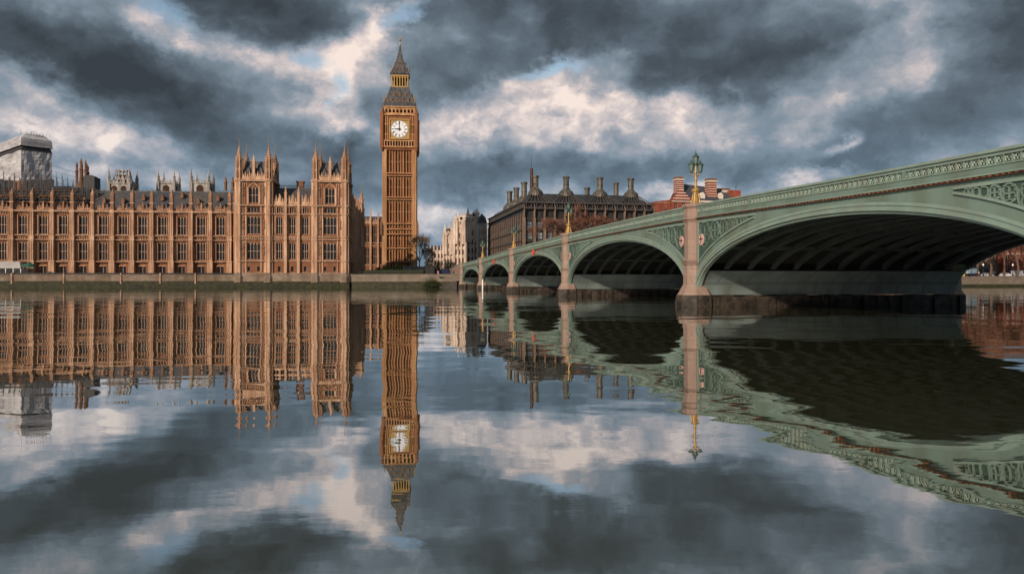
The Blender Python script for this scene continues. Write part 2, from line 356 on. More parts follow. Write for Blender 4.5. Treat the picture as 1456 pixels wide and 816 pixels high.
M['leaf'] = mat('spring leaves', (.20,.17,.035), (.085,.085,.02), .8, scale=.6)
M['leafdk'] = mat('dark leaves', (.03,.042,.018), (.016,.022,.012), .85, scale=.5)
M['weed'] = mat('river weed', (.045,.055,.018), (.022,.03,.01), .8, scale=.8)
M['canvas'] = mat('canvas', (.40,.39,.37), (.32,.31,.30), .8, scale=.5)
M['canvas_gr'] = mat('green canvas', (.02,.09,.06), None, .8)
M['tyre'] = mat('tyre', (.02,.02,.02), None, .8)
M['skin'] = mat('skin', (.45,.27,.19), None, .6)
PAL = Frame(-82.7, 218.5, 6.0)     # the palace's own axes: x along the river front, y inland
BR = Frame(0, 0, 11.1)             # the bridge's own axes: y along the bridge, x across it
# ------------------------------------------------------------------ setting
def water():
    m = bpy.data.materials.new('river water'); m.use_nodes = True; t = m.node_tree; n = t.nodes; l = t.links; n.clear()
    out = n.new('ShaderNodeOutputMaterial')
    g = n.new('ShaderNodeNewGeometry')
    h = None
    for (sc, st, amp, de, off) in [(.10, (1,1.5,1), .055, 2, 0), (.36, (.8,1.4,1), .010, 2, 4), (1.4, (.7,1.3,1), .0011, 3, 9)]:
        mp = n.new('ShaderNodeMapping'); mp.inputs['Scale'].default_value = st; mp.inputs['Location'].default_value = (off, off*2, 0); mp.inputs['Rotation'].default_value = (0,0,.15*off)
        l.new(g.outputs['Position'], mp.inputs[0])
        x = n.new('ShaderNodeTexNoise'); x.inputs['Scale'].default_value = sc; x.inputs['Detail'].default_value = de; x.inputs['Roughness'].default_value = .5
        l.new(mp.outputs[0], x.inputs['Vector'])
        mm = n.new('ShaderNodeMath'); mm.operation = 'MULTIPLY_ADD'; l.new(x.outputs['Fac'], mm.inputs[0]); mm.inputs[1].default_value = amp
        if h is None: mm.inputs[2].default_value = 0
        else: l.new(h, mm.inputs[2])
        h = mm.outputs[0]
    b = n.new('ShaderNodeBump'); b.inputs['Strength'].default_value = 1; b.inputs['Distance'].default_value = 1.0; l.new(h, b.inputs['Height'])
    gl = n.new('ShaderNodeBsdfGlossy'); gl.inputs['Roughness'].default_value = .012; gl.inputs['Color'].default_value = (.93,.95,.96,1); l.new(b.outputs[0], gl.inputs['Normal'])
    df = n.new('ShaderNodeBsdfDiffuse'); df.inputs['Color'].default_value = (.040,.042,.020,1)
    lw = n.new('ShaderNodeLayerWeight'); lw.inputs['Blend'].default_value = .5; l.new(b.outputs[0], lw.inputs['Normal'])
    mr = n.new('ShaderNodeMapRange'); mr.inputs['From Min'].default_value = .55; mr.inputs['From Max'].default_value = 1.0
    mr.inputs['To Min'].default_value = .37; mr.inputs['To Max'].default_value = .93; l.new(lw.outputs['Facing'], mr.inputs['Value'])
    mx = n.new('ShaderNodeMixShader'); l.new(mr.outputs[0], mx.inputs[0]); l.new(df.outputs[0], mx.inputs[1]); l.new(gl.outputs[0], mx.inputs[2])
    l.new(mx.outputs[0], out.inputs[0]); return m
o = MB().quad((-3000,-600,0),(3000,-600,0),(3000,3000,0),(-3000,3000,0)).build('river_water', water()); o['kind'] = 'structure'
# west bank: one sheet from the river walls to the horizon
GZ = 3.3
pts = [PAL.w(-400, .6), PAL.w(33.9, 1.5), BR.w(26.4, 212.3), BR.w(900, 212.2), (4000, 900), (4000, 6000), (-4000, 6000), (-4000, 250)]
g_ = MB(); g_.add([(x, y, GZ) for x, y in pts], [tuple(range(len(pts)))])
o = g_.build('ground', M['ground']); o['kind'] = 'structure'
# embankment road north and south of the bridge
rd = MB(); rd.add([(*BR.w(20, 228), GZ+.006), (*BR.w(700, 228), GZ+.006), (*BR.w(700, 240), GZ+.006), (*BR.w(20, 240), GZ+.006)], [(0,1,2,3)])
o = rd.build('road', M['asphalt']); o['kind'] = 'structure'
pv = MB(); pv.box(20, 700, 213.4, 228, GZ-.2, GZ+.13)
o = pv.build('pavement', M['paving'], org=(0,0,0)); o.rotation_euler = (0,0,BR.a); o['kind'] = 'structure'

def river_wall(name, label, fr, x0, x1, y, top, posts, cop=.5, zal=1.9):
    t = thing(name, label, 'river wall', fr, (x0, y, 0))
    w = MB(); w.box(x0, x1, y, y+.9, zal, top-.35); w.build('wall', M['base'] if fr is PAL else M['bank'], t)
    a = MB(); a.frus((x0+x1)/2, y+.45, -.6, zal, (x1-x0)/2, .45+.22, (x1-x0)/2, .45+.10); a.build('algae_footing', M['algae'], t)
    c = MB(); c.box(x0, x1, y-.12, y+1.0, top-.35, top); c.box(x0, x1, y-.08, y, top-1.15, top-.95); c.build('coping', M['base'] if fr is PAL else M['bank'], t)
    if fr is PAL:
        r_ = MB(); r_.box(x0, x1, y+.4, y+.46, top+.001, top+.5); r_.build('railing', M['black'], t)
    for x in posts:
        p = MB(); p.box(x-.2, x+.2, y-.3, y-.121, 1.1, top+.2); p.frus(x, y-.05, top+.2, top+.5, .2, .2, .1, .1); p.build('wall_post', M['stone_band'], t)
    return t
river_wall('terrace_wall', 'long stone river wall with coping and green algae foot below the palace terrace', PAL, -140, -.02, 0, 3.75, [PAL.xat(p, 0) for p in (17, 91, 172, 228, 278)])
# ------------------------------------------------------------------ bridge
M['shield'] = mat('painted shield', (.62,.50,.46), (.45,.16,.12), .5, scale=9)
PS = [-54.0, -17.0, 21.6, 57.4, 97.1, 135.4, 173.7, 211.0]
TP = [(-70, 6.9), (-20, 7.45), (18, 7.75), (33, 7.95), (57, 8.42), (77, 8.5), (97, 8.44), (135, 8.05), (174, 7.35), (211, 6.95), (260, 6.3)]
def topz(s):
    s = min(max(s, TP[0][0]), TP[-1][0]-1e-6)
    for i in range(len(TP)-1):
        if TP[i][0] <= s <= TP[i+1][0]:
            def sl(k):
                if k <= 0 or k >= len(TP)-1: return 0.0
                return (TP[k+1][1]-TP[k-1][1])/(TP[k+1][0]-TP[k-1][0])
            h = TP[i+1][0]-TP[i][0]; t = (s-TP[i][0])/h
            return ((2*t**3-3*t*t+1)*TP[i][1] + (t**3-2*t*t+t)*h*sl(i) + (-2*t**3+3*t*t)*TP[i+1][1] + (t**3-t*t)*h*sl(i+1))
X0 = 26.7; BW = 25.0; ZS = 0.95; HT = 0.95
bridge = thing('road_bridge', 'wide green cast iron arch bridge on pinkish granite piers crossing the river', 'bridge', BR, (X0, 57.4, 0))
def lin(a, b, n): return [a+(b-a)*i/n for i in range(n+1)]
def arch(k):
    a, b = PS[k]+HT, PS[k+1]-HT; mid = (a+b)/2; half = (b-a)/2; crown = topz(mid)-2.15
    return a, b, mid, half, crown
def ez(k, s, off=0.0):
    a, b, mid, half, crown = arch(k); hh = half+off; q = max(0.0, 1-((s-mid)/hh)**2)
    return ZS + (crown+off-ZS)*q**.47
def samples(k, off=0.0, n=56):
    a, b, mid, half, crown = arch(k); return [mid-(half+off)*math.cos(math.pi*i/n) for i in range(n+1)]
for k in range(7):
    a, b, mid, half, crown = arch(k)
    for side in (0, 1):
        xs = (X0, X0+.3) if side == 0 else (X0+BW-.3, X0+BW)
        ss = [s for s in samples(k, .45) if a+.001 < s < b-.001]; ss = [a] + ss + [b]
        pl = MB(); pl.strip([(s, ez(k, s, .45)) for s in ss], [(s, topz(s)-1.2) for s in ss], xs)
        # closing piece beside the pier
        if side == 0 or True:
            pl.box(xs[0], xs[1], a-.25, a-.002, ZS, topz(a)-1.2); pl.box(xs[0], xs[1], b+.002, b+.25, ZS, topz(b)-1.2)
        if side == 0 and k in (2, 3, 4, 5):
            s = a+1.2
            while s < b-1:
                z0_, z1_ = ez(k, s, .66), topz(s)-1.21
                if z1_-z0_ > .08: pl.box(X0-.014, X0+.01, s-.02, s+.02, z0_, z1_)
                s += 2.15
        pl.build('spandrel', M['green'], bridge)
    # arch ring mouldings on the upstream face
    rg = MB()
    for (o0, o1, d) in [(0.0, .16, .06), (.16, .30, .22), (.30, .44, .12), (.44, .62, .17)]:
        sa = samples(k, o0, 72); A = [(s, ez(k, s, o0)) for s in sa]
        sb = samples(k, o1, 72); B = [(s, ez(k, s, o1)) for s in sb]
        rg.strip(A, B, (X0-d, X0+.28))
    rg.build('arch_ring', M['green_lt'], bridge)
    # ribs under the deck
    up_ = [s for s in samples(k, 0, 60) if ez(k, s, 0) > 2.9]
    low_a = [a] + [s for s in samples(k, 0, 90) if a < s and ez(k, s, 0) < 3.05 and s < mid]
    low_b = [s for s in samples(k, 0, 90) if s < b and ez(k, s, 0) < 3.05 and s > mid] + [b]
    ln_ = MB()
    for lw_ in (low_a, low_b):
        ln_ = MB()
        for (x_0, x_1) in [(X0+.45, X0+BW-.45)]:
            n_ = len(lw_); vs = [(x_0, s, ez(k, s, 0)) for s in lw_]+[(x_1, s, ez(k, s, 0)) for s in lw_]
            ln_.add(vs, [(i, i+1, i+1+n_, i+n_) for i in range(n_-1)])
        ln_.build('springing_plate', M['plate'], bridge, smooth=True)
    bar = MB(); n_ = len(up_); bar.add([(x_, s, ez(k, s, .46)) for x_ in (X0+.4, X0+BW-.4) for s in up_], [(i, i+1, i+1+n_, i+n_) for i in range(n_-1)]); bar.build('barrel_shade', M['soffit'], bridge, smooth=True)  # dark sheet added to close the barrel, standing for shade above the ribs
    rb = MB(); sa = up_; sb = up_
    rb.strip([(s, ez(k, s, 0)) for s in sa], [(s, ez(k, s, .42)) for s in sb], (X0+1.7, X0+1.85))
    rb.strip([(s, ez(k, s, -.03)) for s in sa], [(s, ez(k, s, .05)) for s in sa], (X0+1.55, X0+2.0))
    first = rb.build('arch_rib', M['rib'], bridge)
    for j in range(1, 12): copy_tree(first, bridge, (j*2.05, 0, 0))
    # cross bracing between the ribs
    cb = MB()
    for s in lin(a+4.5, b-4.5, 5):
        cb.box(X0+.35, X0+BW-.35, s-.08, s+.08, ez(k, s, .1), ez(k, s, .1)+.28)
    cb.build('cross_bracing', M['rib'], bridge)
    # spandrel panels with tracery
    for sgn, end in ((1, a), (-1, b)):
        Lp = min(14.5, half*.85); tp = topz(end)-1.55
        P0 = end + sgn*.25; tip = P0 + sgn*Lp
        off_ = 1.35 if sgn > 0 else max(1.1, min(1.35, topz(end)-1.17-crown))
        def hyp(s): return max(ez(k, s, off_), 0)
        # solve the bottom of the vertical edge
        n_ = 26; seg = []
        for i in range(n_+1):
            s = P0 + (tip-P0)*i/n_; zt = topz(s)-1.52; zb = hyp(s)
            if zb > zt-.02: break
            seg.append((s, zb, zt))
        if len(seg) < 4: continue
        s0, b0, t0 = seg[0]
        # push the near-pier bottom down only as far as the ring allows
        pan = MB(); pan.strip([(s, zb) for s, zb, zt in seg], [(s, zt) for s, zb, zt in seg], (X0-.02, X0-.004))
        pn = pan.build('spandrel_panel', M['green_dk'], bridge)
        fr = MB()
        fr.strip([(s, zt) for s, zb, zt in seg], [(s, zt+.13) for s, zb, zt in seg], (X0-.12, X0-.003))
        fr.strip([(s, zb-.12) for s, zb, zt in seg], [(s, zb) for s, zb, zt in seg], (X0-.12, X0-.003))
        e0, e1 = sorted((s0-sgn*.13, s0)); fr.box(X0-.12, X0-.003, e0, e1, b0-.05, t0+.13)
        fr.build('panel_frame', M['green_lt'], pn)
        tr = MB()
        def ring(cy, cz, r, th=.05, n=14):
            pts = [(X0-.07, cy+r*math.cos(2*math.pi*i/n), cz+r*math.sin(2*math.pi*i/n)) for i in range(n+1)]
            tr.tube(pts, th, 4)
        s = s0 + sgn*.15; 
        while True:
            i = min(len(seg)-1, int(abs(s-s0)/max(abs(seg[1][0]-s0), 1e-6))); ht = seg[i][2]-seg[i][1]
            r = min(ht/2-.04, 1.0)
            for _ in range(4):
                i2 = min(len(seg)-1, int(abs(s+sgn*1.75*r-s0)/max(abs(seg[1][0]-s0), 1e-6))); ht2 = seg[i2][2]-seg[i2][1]; r = min(r, max(ht2/2-.02, .05)+.12*r)
            if r < .1: break
            cz = seg[i][2]-r-.03; cy = s+sgn*r
            if k in (3, 4, 5, 2): 
                ring(cy, cz, r)
                if r > .28:
                    for q in range(4):
                        aa = q*math.pi/2+.78; ring(cy+r*.46*math.cos(aa), cz+r*.46*math.sin(aa), r*.4, .035, 9)
                if cz-r-seg[i2][1] > .45: ring(cy, cz-r-.25, .22, .04, 9)
            s += sgn*2*r
            if abs(s-s0) > Lp: break
        if tr.v: tr.build('tracery', M['green'], pn)
        sh = MB(); hz_ = (t0+b0)/2+.25; rr = min(.46, (t0-b0)*.3)
        cyy = s0+sgn*(rr+.25)
        pts = [(cyy+rr*.8*math.cos(q), hz_+rr*(1.15 if math.sin(q) < 0 else .9)*math.sin(q)) for q in lin(0, 2*math.pi, 14)[:-1]]
        n = len(pts); sh.add([(X0-.2, y, z) for y, z in pts]+[(X0-.1, y, z) for y, z in pts], [tuple(range(n))]+[(i, (i+1) % n, (i+1) % n+n, i+n) for i in range(n)])
        so_ = sh.build('shield', M['shield'], pn)
        cr_ = MB(); cr_.box(X0-.225, X0-.201, cyy-rr*.1, cyy+rr*.1, hz_-rr*.9, hz_+rr*.7); cr_.box(X0-.228, X0-.202, cyy-rr*.62, cyy+rr*.62, hz_-rr*.1, hz_+rr*.12); cr_.build('shield_cross', M['red'], so_)
SS = lin(-62, 216, 139)
def band(z0, z1, x0, x1): 
    m = MB(); m.strip([(s, topz(s)+z0) for s in SS], [(s, topz(s)+z1) for s in SS], (x0, x1)); return m
for side in (0, 1):
    def bx(d0, d1): return (X0-d0, X0-d1) if side == 0 else (X0+BW+d1, X0+BW+d0)
    band(-1.20, -1.10, *bx(.16, -.3)).build('cornice_moulding', M['red'], bridge)
    band(-1.10, -1.03, *bx(.24, -.3)).build('cornice_moulding', M['green_lt'], bridge)
    band(-1.03, -.68, *bx(.02, -.3)).build('parapet', M['green'], bridge)
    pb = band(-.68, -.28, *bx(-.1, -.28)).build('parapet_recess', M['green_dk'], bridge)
    pr = band(-.28, -.13, *bx(.06, -.3)); v2 = band(-.13, 0, *bx(.16, -.38)); v3 = band(-.70, -.645, *bx(.07, -.3))
    for q in (v2, v3): pr.add(q.v, q.f)
    pr.build('handrail', M['green_lt'], bridge)
lt = MB(); s = -56.0
while s < 212:
    z = topz(s)-.465; far = s > 110 or s < 14
    n = 6 if far else 10
    for (dy, dz, r) in ([(0, 0, .15)] if far else [(0, .065, .075), (-.075, -.06, .075), (.075, -.06, .075), (0, 0, .175)]):
        pts = [(X0+.03, s+dy+r*math.cos(2*math.pi*i/n), z+dz+r*math.sin(2*math.pi*i/n)) for i in range(n+1)]
        lt.tube(pts, .026 if not far else .04, 3)
    lt.box(X0-.03, X0+.1, s+.195, s+.235, z-.18, z+.185)
    s += .43
pp = MB(); s = -52.0
while s < 211: pp.box(X0-.05, X0+.2, s-.09, s+.09, topz(s)-.66, topz(s)-.27); s += 7.7
pp.build('parapet_post', M['green'], bridge)['kind'] = 'stuff'
lt.build('parapet_tracery', M['green_lt'], bridge)
bd = MB(); s = -56.0
while s < 212:
    z = topz(s)-1.15
    bd.box(X0-.21, X0-.161, s-.075, s+.075, z-.028, z+.04); s += .34
bd.build('gilt_beads', M['bead'], bridge)['kind'] = 'stuff'
# deck, joints
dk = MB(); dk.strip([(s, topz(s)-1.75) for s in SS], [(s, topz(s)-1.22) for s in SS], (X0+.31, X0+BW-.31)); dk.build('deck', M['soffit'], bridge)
rdm = MB(); rdm.strip([(s, topz(s)-1.2) for s in SS], [(s, topz(s)-1.05) for s in SS], (X0+4, X0+BW-4)); rdm.build('carriageway', M['asphalt'], bridge)
fp = MB()
for (a_, b_) in ((X0+.31, X0+3.99), (X0+BW-3.99, X0+BW-.31)): fp.strip([(s, topz(s)-1.2) for s in SS], [(s, topz(s)-.93) for s in SS], (a_, b_))
fp.build('footway', M['paving'], bridge)
# piers
for i, s in enumerate(PS):
    T_ = topz(s)
    for side in (0, 1):
        pm = MB(); cx = X0+.25 if side == 0 else X0+BW-.25
        pm.lathe(cx, s, [(1.55, .9), (1.42, 1.1), (1.02, 1.85), (1.02, 3.45)] if side == 0 else [(1.3, .9), (1.02, 1.3), (1.02, 3.45)], 8)
        pm.lathe(cx, s, [(1.10, 3.45), (1.16, 3.55), (1.02, 3.68), (1.1, 3.8), (.93, 3.95), (.93, T_-1.45)], 8)
        pm.lathe(cx, s, [(.96, T_-1.45), (1.06, T_-1.3), (1.06, T_-1.18), (.98, T_-1.05), (.98, T_-.3), (1.1, T_-.2), (1.16, T_-.1), (1.16, T_+.05), (1.0, T_+.12)], 8)
        po = pm.build('pier', M['granite'], bridge)
        bd_ = MB(); bd_.lathe(cx, s, [(1.13, 3.575), (1.135, 3.63)], 8); bd_.build('red_band', M['red'], po)
        bd_ = MB(); bd_.lathe(cx, s, [(1.085, T_-1.27), (1.09, T_-1.2)], 8); bd_.build('red_band', M['red'], po)
    fl = MB(); fl.box(X0+.9, X0+BW-.9, s-HT+.02, s+HT-.02, ZS, 3.0); fl.build('flank_plate', M['plate'], bridge)
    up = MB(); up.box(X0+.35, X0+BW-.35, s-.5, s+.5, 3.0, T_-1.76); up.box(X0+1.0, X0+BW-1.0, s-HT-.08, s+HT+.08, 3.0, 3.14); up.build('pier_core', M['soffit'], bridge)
    rnd = random.Random(i); ft = MB(); hw = 1.28
    # rough footing: long block with an uneven edge and pointed noses
    nx = 40; xs_ = lin(X0-.2, X0+BW+.2, nx)
    for j in range(nx):
        for sg in (-1, 1):
            o1 = hw + rnd.uniform(-.12, .18); z1 = .93 + rnd.uniform(-.10, .0)
            y0, y1 = sorted((s, s+sg*o1)); ft.box(xs_[j], xs_[j+1]-.01, y0, y1, -.8, z1)
    for side in (0, 1):
        cx = X0+.25 if side == 0 else X0+BW-.25
        ft.lathe(cx, s, [(1.72, -.8), (1.68, .45), (1.6, .95)] if side == 0 else [(1.4, -.8), (1.35, .9)], 8)
    ft.build('pier_footing', M['granite_dk'], bridge)
# navigation lights under the crowns
for k in (4, 5):
    a, b, mid, half, crown = arch(k)
    nl = MB(); nl.box(X0-.5, X0-.26, mid-.35, mid+.35, crown+.35, crown+.95); nl.lathe(X0-.38, mid, [(.12, crown+.05), (.15, crown+.35)], 8)
    nl.build('navigation_light', M['signal'], bridge)
# lamps
def make_lamp():
    t = bpy.data.objects.new('street_lamp', None); COL.objects.link(t); t.empty_display_size = .5
    t['category'] = 'street lamp'; t['group'] = 'triple lantern lamps on the bridge piers'
    p = MB(); p.lathe(0, 0, [(.36, 0), (.36, .12), (.26, .2), (.2, .8), (.26, .95), (.27, 1.0), (.36, 1.08), (.40, 1.22), (.26, 1.3), (.14, 1.4)], 8)
    p.lathe(0, 0, [(.11, 1.4), (.085, 1.9), (.13, 1.97), (.13, 2.03), (.08, 2.1), (.075, 2.55), (.14, 2.65), (.12, 2.75), (.07, 2.85), (.06, 3.35)], 8)
    for k in range(4):
        a = k*math.pi/2+.785; p.tube([(.42*math.cos(a), .42*math.sin(a), 0), (.3*math.cos(a), .3*math.sin(a), .45), (.22*math.cos(a), .22*math.sin(a), .95)], [.07, .05, .04], 5)
    p.build('post', M['gold'], t, org=(0,0,0))
    ar = MB()
    LN = [(-.4, 0, 2.7), (.4, 0, 2.7), (0, 0, 3.35)]
    for sx in (-1, 1):
        ar.tube([(0, 0, 2.35), (sx*.22, 0, 2.38), (sx*.36, 0, 2.5), (sx*.4, 0, 2.72)], [.06, .055, .05, .07], 6)
    for (x, y, z) in LN[2:]: pass
    ar.build('bracket', M['gold'], t, org=(0,0,0))
    for (x, y, z) in LN:
        g = MB(); g.lathe(x, y, [(.14, z), (.25, z+.55)], 6); go = g.build('lantern', M['lampglass'], t, org=(0,0,0))
        c = MB(); c.lathe(x, y, [(.27, z+.55), (.29, z+.6), (.2, z+.72), (.09, z+.82), (.1, z+.88), (.03, z+.95), (.012, z+1.25 if x == 0 else z+1.08)], 6)
        c.lathe(x, y, [(.09, z-.08), (.16, z)], 6)
        for q in range(6):
            a = q*math.pi/3+math.pi/6; c.tube([(x+.142*math.cos(a), y+.142*math.sin(a), z), (x+.253*math.cos(a), y+.253*math.sin(a), z+.55)], .018, 4)
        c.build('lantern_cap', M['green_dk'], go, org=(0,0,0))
    return t
lamp0 = make_lamp(); first = True
names = ['first', 'nearest', 'second nearest', 'third']
desc = {(3, 0): 'tall golden lamp with three green lanterns on the nearest pinkish pier in view',
        (4, 0): 'smaller triple lantern lamp on the second pier before the dark office block',
        (5, 0): 'small triple lantern lamp on the third pier left of the dark office block',
        (6, 0): 'tiny triple lantern lamp on the fourth and farthest river pier'}
for (i, side), lb in desc.items():
    s = PS[i]; x, y = BR.w(X0+.25, s)
    if first: c = lamp0; first = False; c.location = (x, y, topz(s)+.1); c.rotation_euler = (0, 0, R_(14))
    else: c = copy_tree(lamp0); c.location = (x, y, topz(s)+.1); c.rotation_euler = (0, 0, R_(30))
    c['label'] = lb
# white reflection pole added to stand for a pale reflection streak
mp_ = MB(); mp_.lathe(0, 0, [(.16, -.5), (.15, 2.2), (.02, 2.35)], 8); mo = mp_.build('reflection_pole', M['white'])
mo.location = (-6.6, 165, 0); mo['label'] = 'thin white reflection pole added for a pale streak on the water beside the farthest bridge piers'; mo['category'] = 'reflection pole'
# ------------------------------------------------------------------ palace
YR = 220.0
def pz(py, Y=222.0): return zat(py, Y)
def turret(mb, cx, cy, r, z0, zs, z1, zt, n=8):
    """octagonal corner turret: shaft to zs, slimmer open stage to z1, crocketed cone to zt"""
    mb.lathe(cx, cy, [(r, z0), (r, zs)], n)
    for z in (7.7, 14.2, 15.05, 21.8, 24.3): 
        if z0 < z < zs-1: mb.lathe(cx, cy, [(r+.02, z-.2), (r+.18, z-.1), (r+.18, z+.12), (r+.02, z+.25)], n)
    for k in range(n):   # slender shafts up the edges
        a = math.pi/n + 2*math.pi*k/n
        mb.tube([(cx+(r+.03)*math.cos(a), cy+(r+.03)*math.sin(a), z0), (cx+(r+.03)*math.cos(a), cy+(r+.03)*math.sin(a), zs)], .13, 4)
    mb.lathe(cx, cy, [(r+.02, zs-.3), (r+.28, zs), (r+.28, zs+.3), (r+.05, zs+.5)], n)
    r2 = r*.78; zm = (zs+z1)/2
    mb.lathe(cx, cy, [(r2, zs+.5), (r2, z1)], n)
    for k in range(n):
        a = math.pi/n + 2*math.pi*k/n
        mb.tube([(cx+r2*1.08*math.cos(a), cy+r2*1.08*math.sin(a), zs+.4), (cx+r2*1.05*math.cos(a), cy+r2*1.05*math.sin(a), z1), (cx+r2*1.1*math.cos(a), cy+r2*1.1*math.sin(a), z1+.9)], [.16, .12, .02], 4)
    for z in (zm, z1-.1): mb.lathe(cx, cy, [(r2, z-.15), (r2+.22, z), (r2, z+.15)], n)
    prof = [(r2*.95, z1)]
    h = zt-z1
    for i in range(1, 6):
        z = z1 + h*i/6; rr = r2*.95*(1-i/6)**.9
        prof += [(rr, z-.12), (rr+.18, z), (rr, z+.12)]
    prof.append((.05, zt)); mb.lathe(cx, cy, prof, n)
def finial(parent, cx, cy, z0, z1, m='gold'):
    f = MB(); f.lathe(cx, cy, [(.1, z0-.2), (.07, z0), (.26, z0+.3), (.07, z0+.6), (.05, z1-.5), (.2, z1-.35), (.03, z1)], 5)
    f.build('finial', M[m], parent)
def pinnacle(mb, cx, cy, r, z0, z1, zt):
    mb.box(cx-r, cx+r, cy-r, cy+r, z0, z1); mb.box(cx-r-.08, cx+r+.08, cy-r-.08, cy+r+.08, z1-.1, z1+.15)
    mb.frus(cx, cy, z1+.15, zt, r*.9, r*.9, .04, .04)
    for q in (.3, .6): 
        rr = r*.9*(1-q)+.1; z = z1+.15+(zt-z1)*q; mb.box(cx-rr, cx+rr, cy-rr, cy+rr, z-.06, z+.08)
def cresting(mb, u0, u1, d, z0, h, step, T=None, rnd=None):
    n = max(1, int(round((u1-u0)/step))); w = (u1-u0)/n
    mb.box(u0, u1, d, d+.35, z0, z0+h*.42)
    for i in range(n):
        c = u0+w*(i+.5); hh = h*(1.0 if i % 2 else .72)
        mb.box(c-w*.32, c+w*.32, d+.04, d+.3, z0+h*.42, z0+hh*.8)
        mb.prism([(c-w*.32, z0+hh*.8), (c+w*.32, z0+hh*.8), (c, z0+hh*1.25)], d+.05, d+.29)
def panels(mb, u0, u1, d, z0, z1, step, p=.2, w=.12):
    n = max(1, int(round((u1-u0)/step)))
    for i in range(n+1):
        u = u0+(u1-u0)*i/n; mb.box(u-w/2, u+w/2, d-p, d+.02, z0, z1)
    for i in range(n):
        c = u0+(u1-u0)*(i+.5)/n; q = (u1-u0)/n/2-.05
        mb.prism([(c-q, z1-.02), (c-q, z1-.35), (c, z1-.02)], d-p+.01, d-.004); mb.prism([(c+q, z1-.02), (c, z1-.02), (c+q, z1-.35)], d-p+.012, d-.006)
M['stone_warm'] = mat('brown pinnacle stone', (.40,.24,.15), (.23,.125,.075), .9, scale=.6, stretch=(1,1,.4), bump=.06, dirt=(.13,.07,.045), dscale=.9, dstr=(1,1,.3))
# levels
Z_S1, Z_S2a, Z_S2b, Z_S3a, Z_S3b = 7.7, 14.3, 15.1, 21.8, 24.3
pav = thing('palace_pavilion', 'sunlit gothic stone end block with two pinnacled square towers rising from the river', 'palace wing', PAL, (0, 0, 0))
W0 = 33.4
TW = [(0.0, 11.0), (22.4, W0)]
base = MB(); base.box(.0, W0, -.05, 1.2, 1.75, 3.9); base.frus(W0/2, .6, 3.9, 4.25, W0/2+.0, .68, W0/2-.1, .4)
for (a, b) in TW:
    for c in (a+1.2, b-1.2): base.lathe(c, 1.1, [(1.9, 1.4), (1.9, 3.2), (1.45, 4.3)], 8)
base.build('plinth', M['base'], pav)
ag = MB(); ag.frus(W0/2, .5, -.6, 1.75, W0/2+.35, .9, W0/2+.25, .74); ag.build('algae_footing', M['algae'], pav)
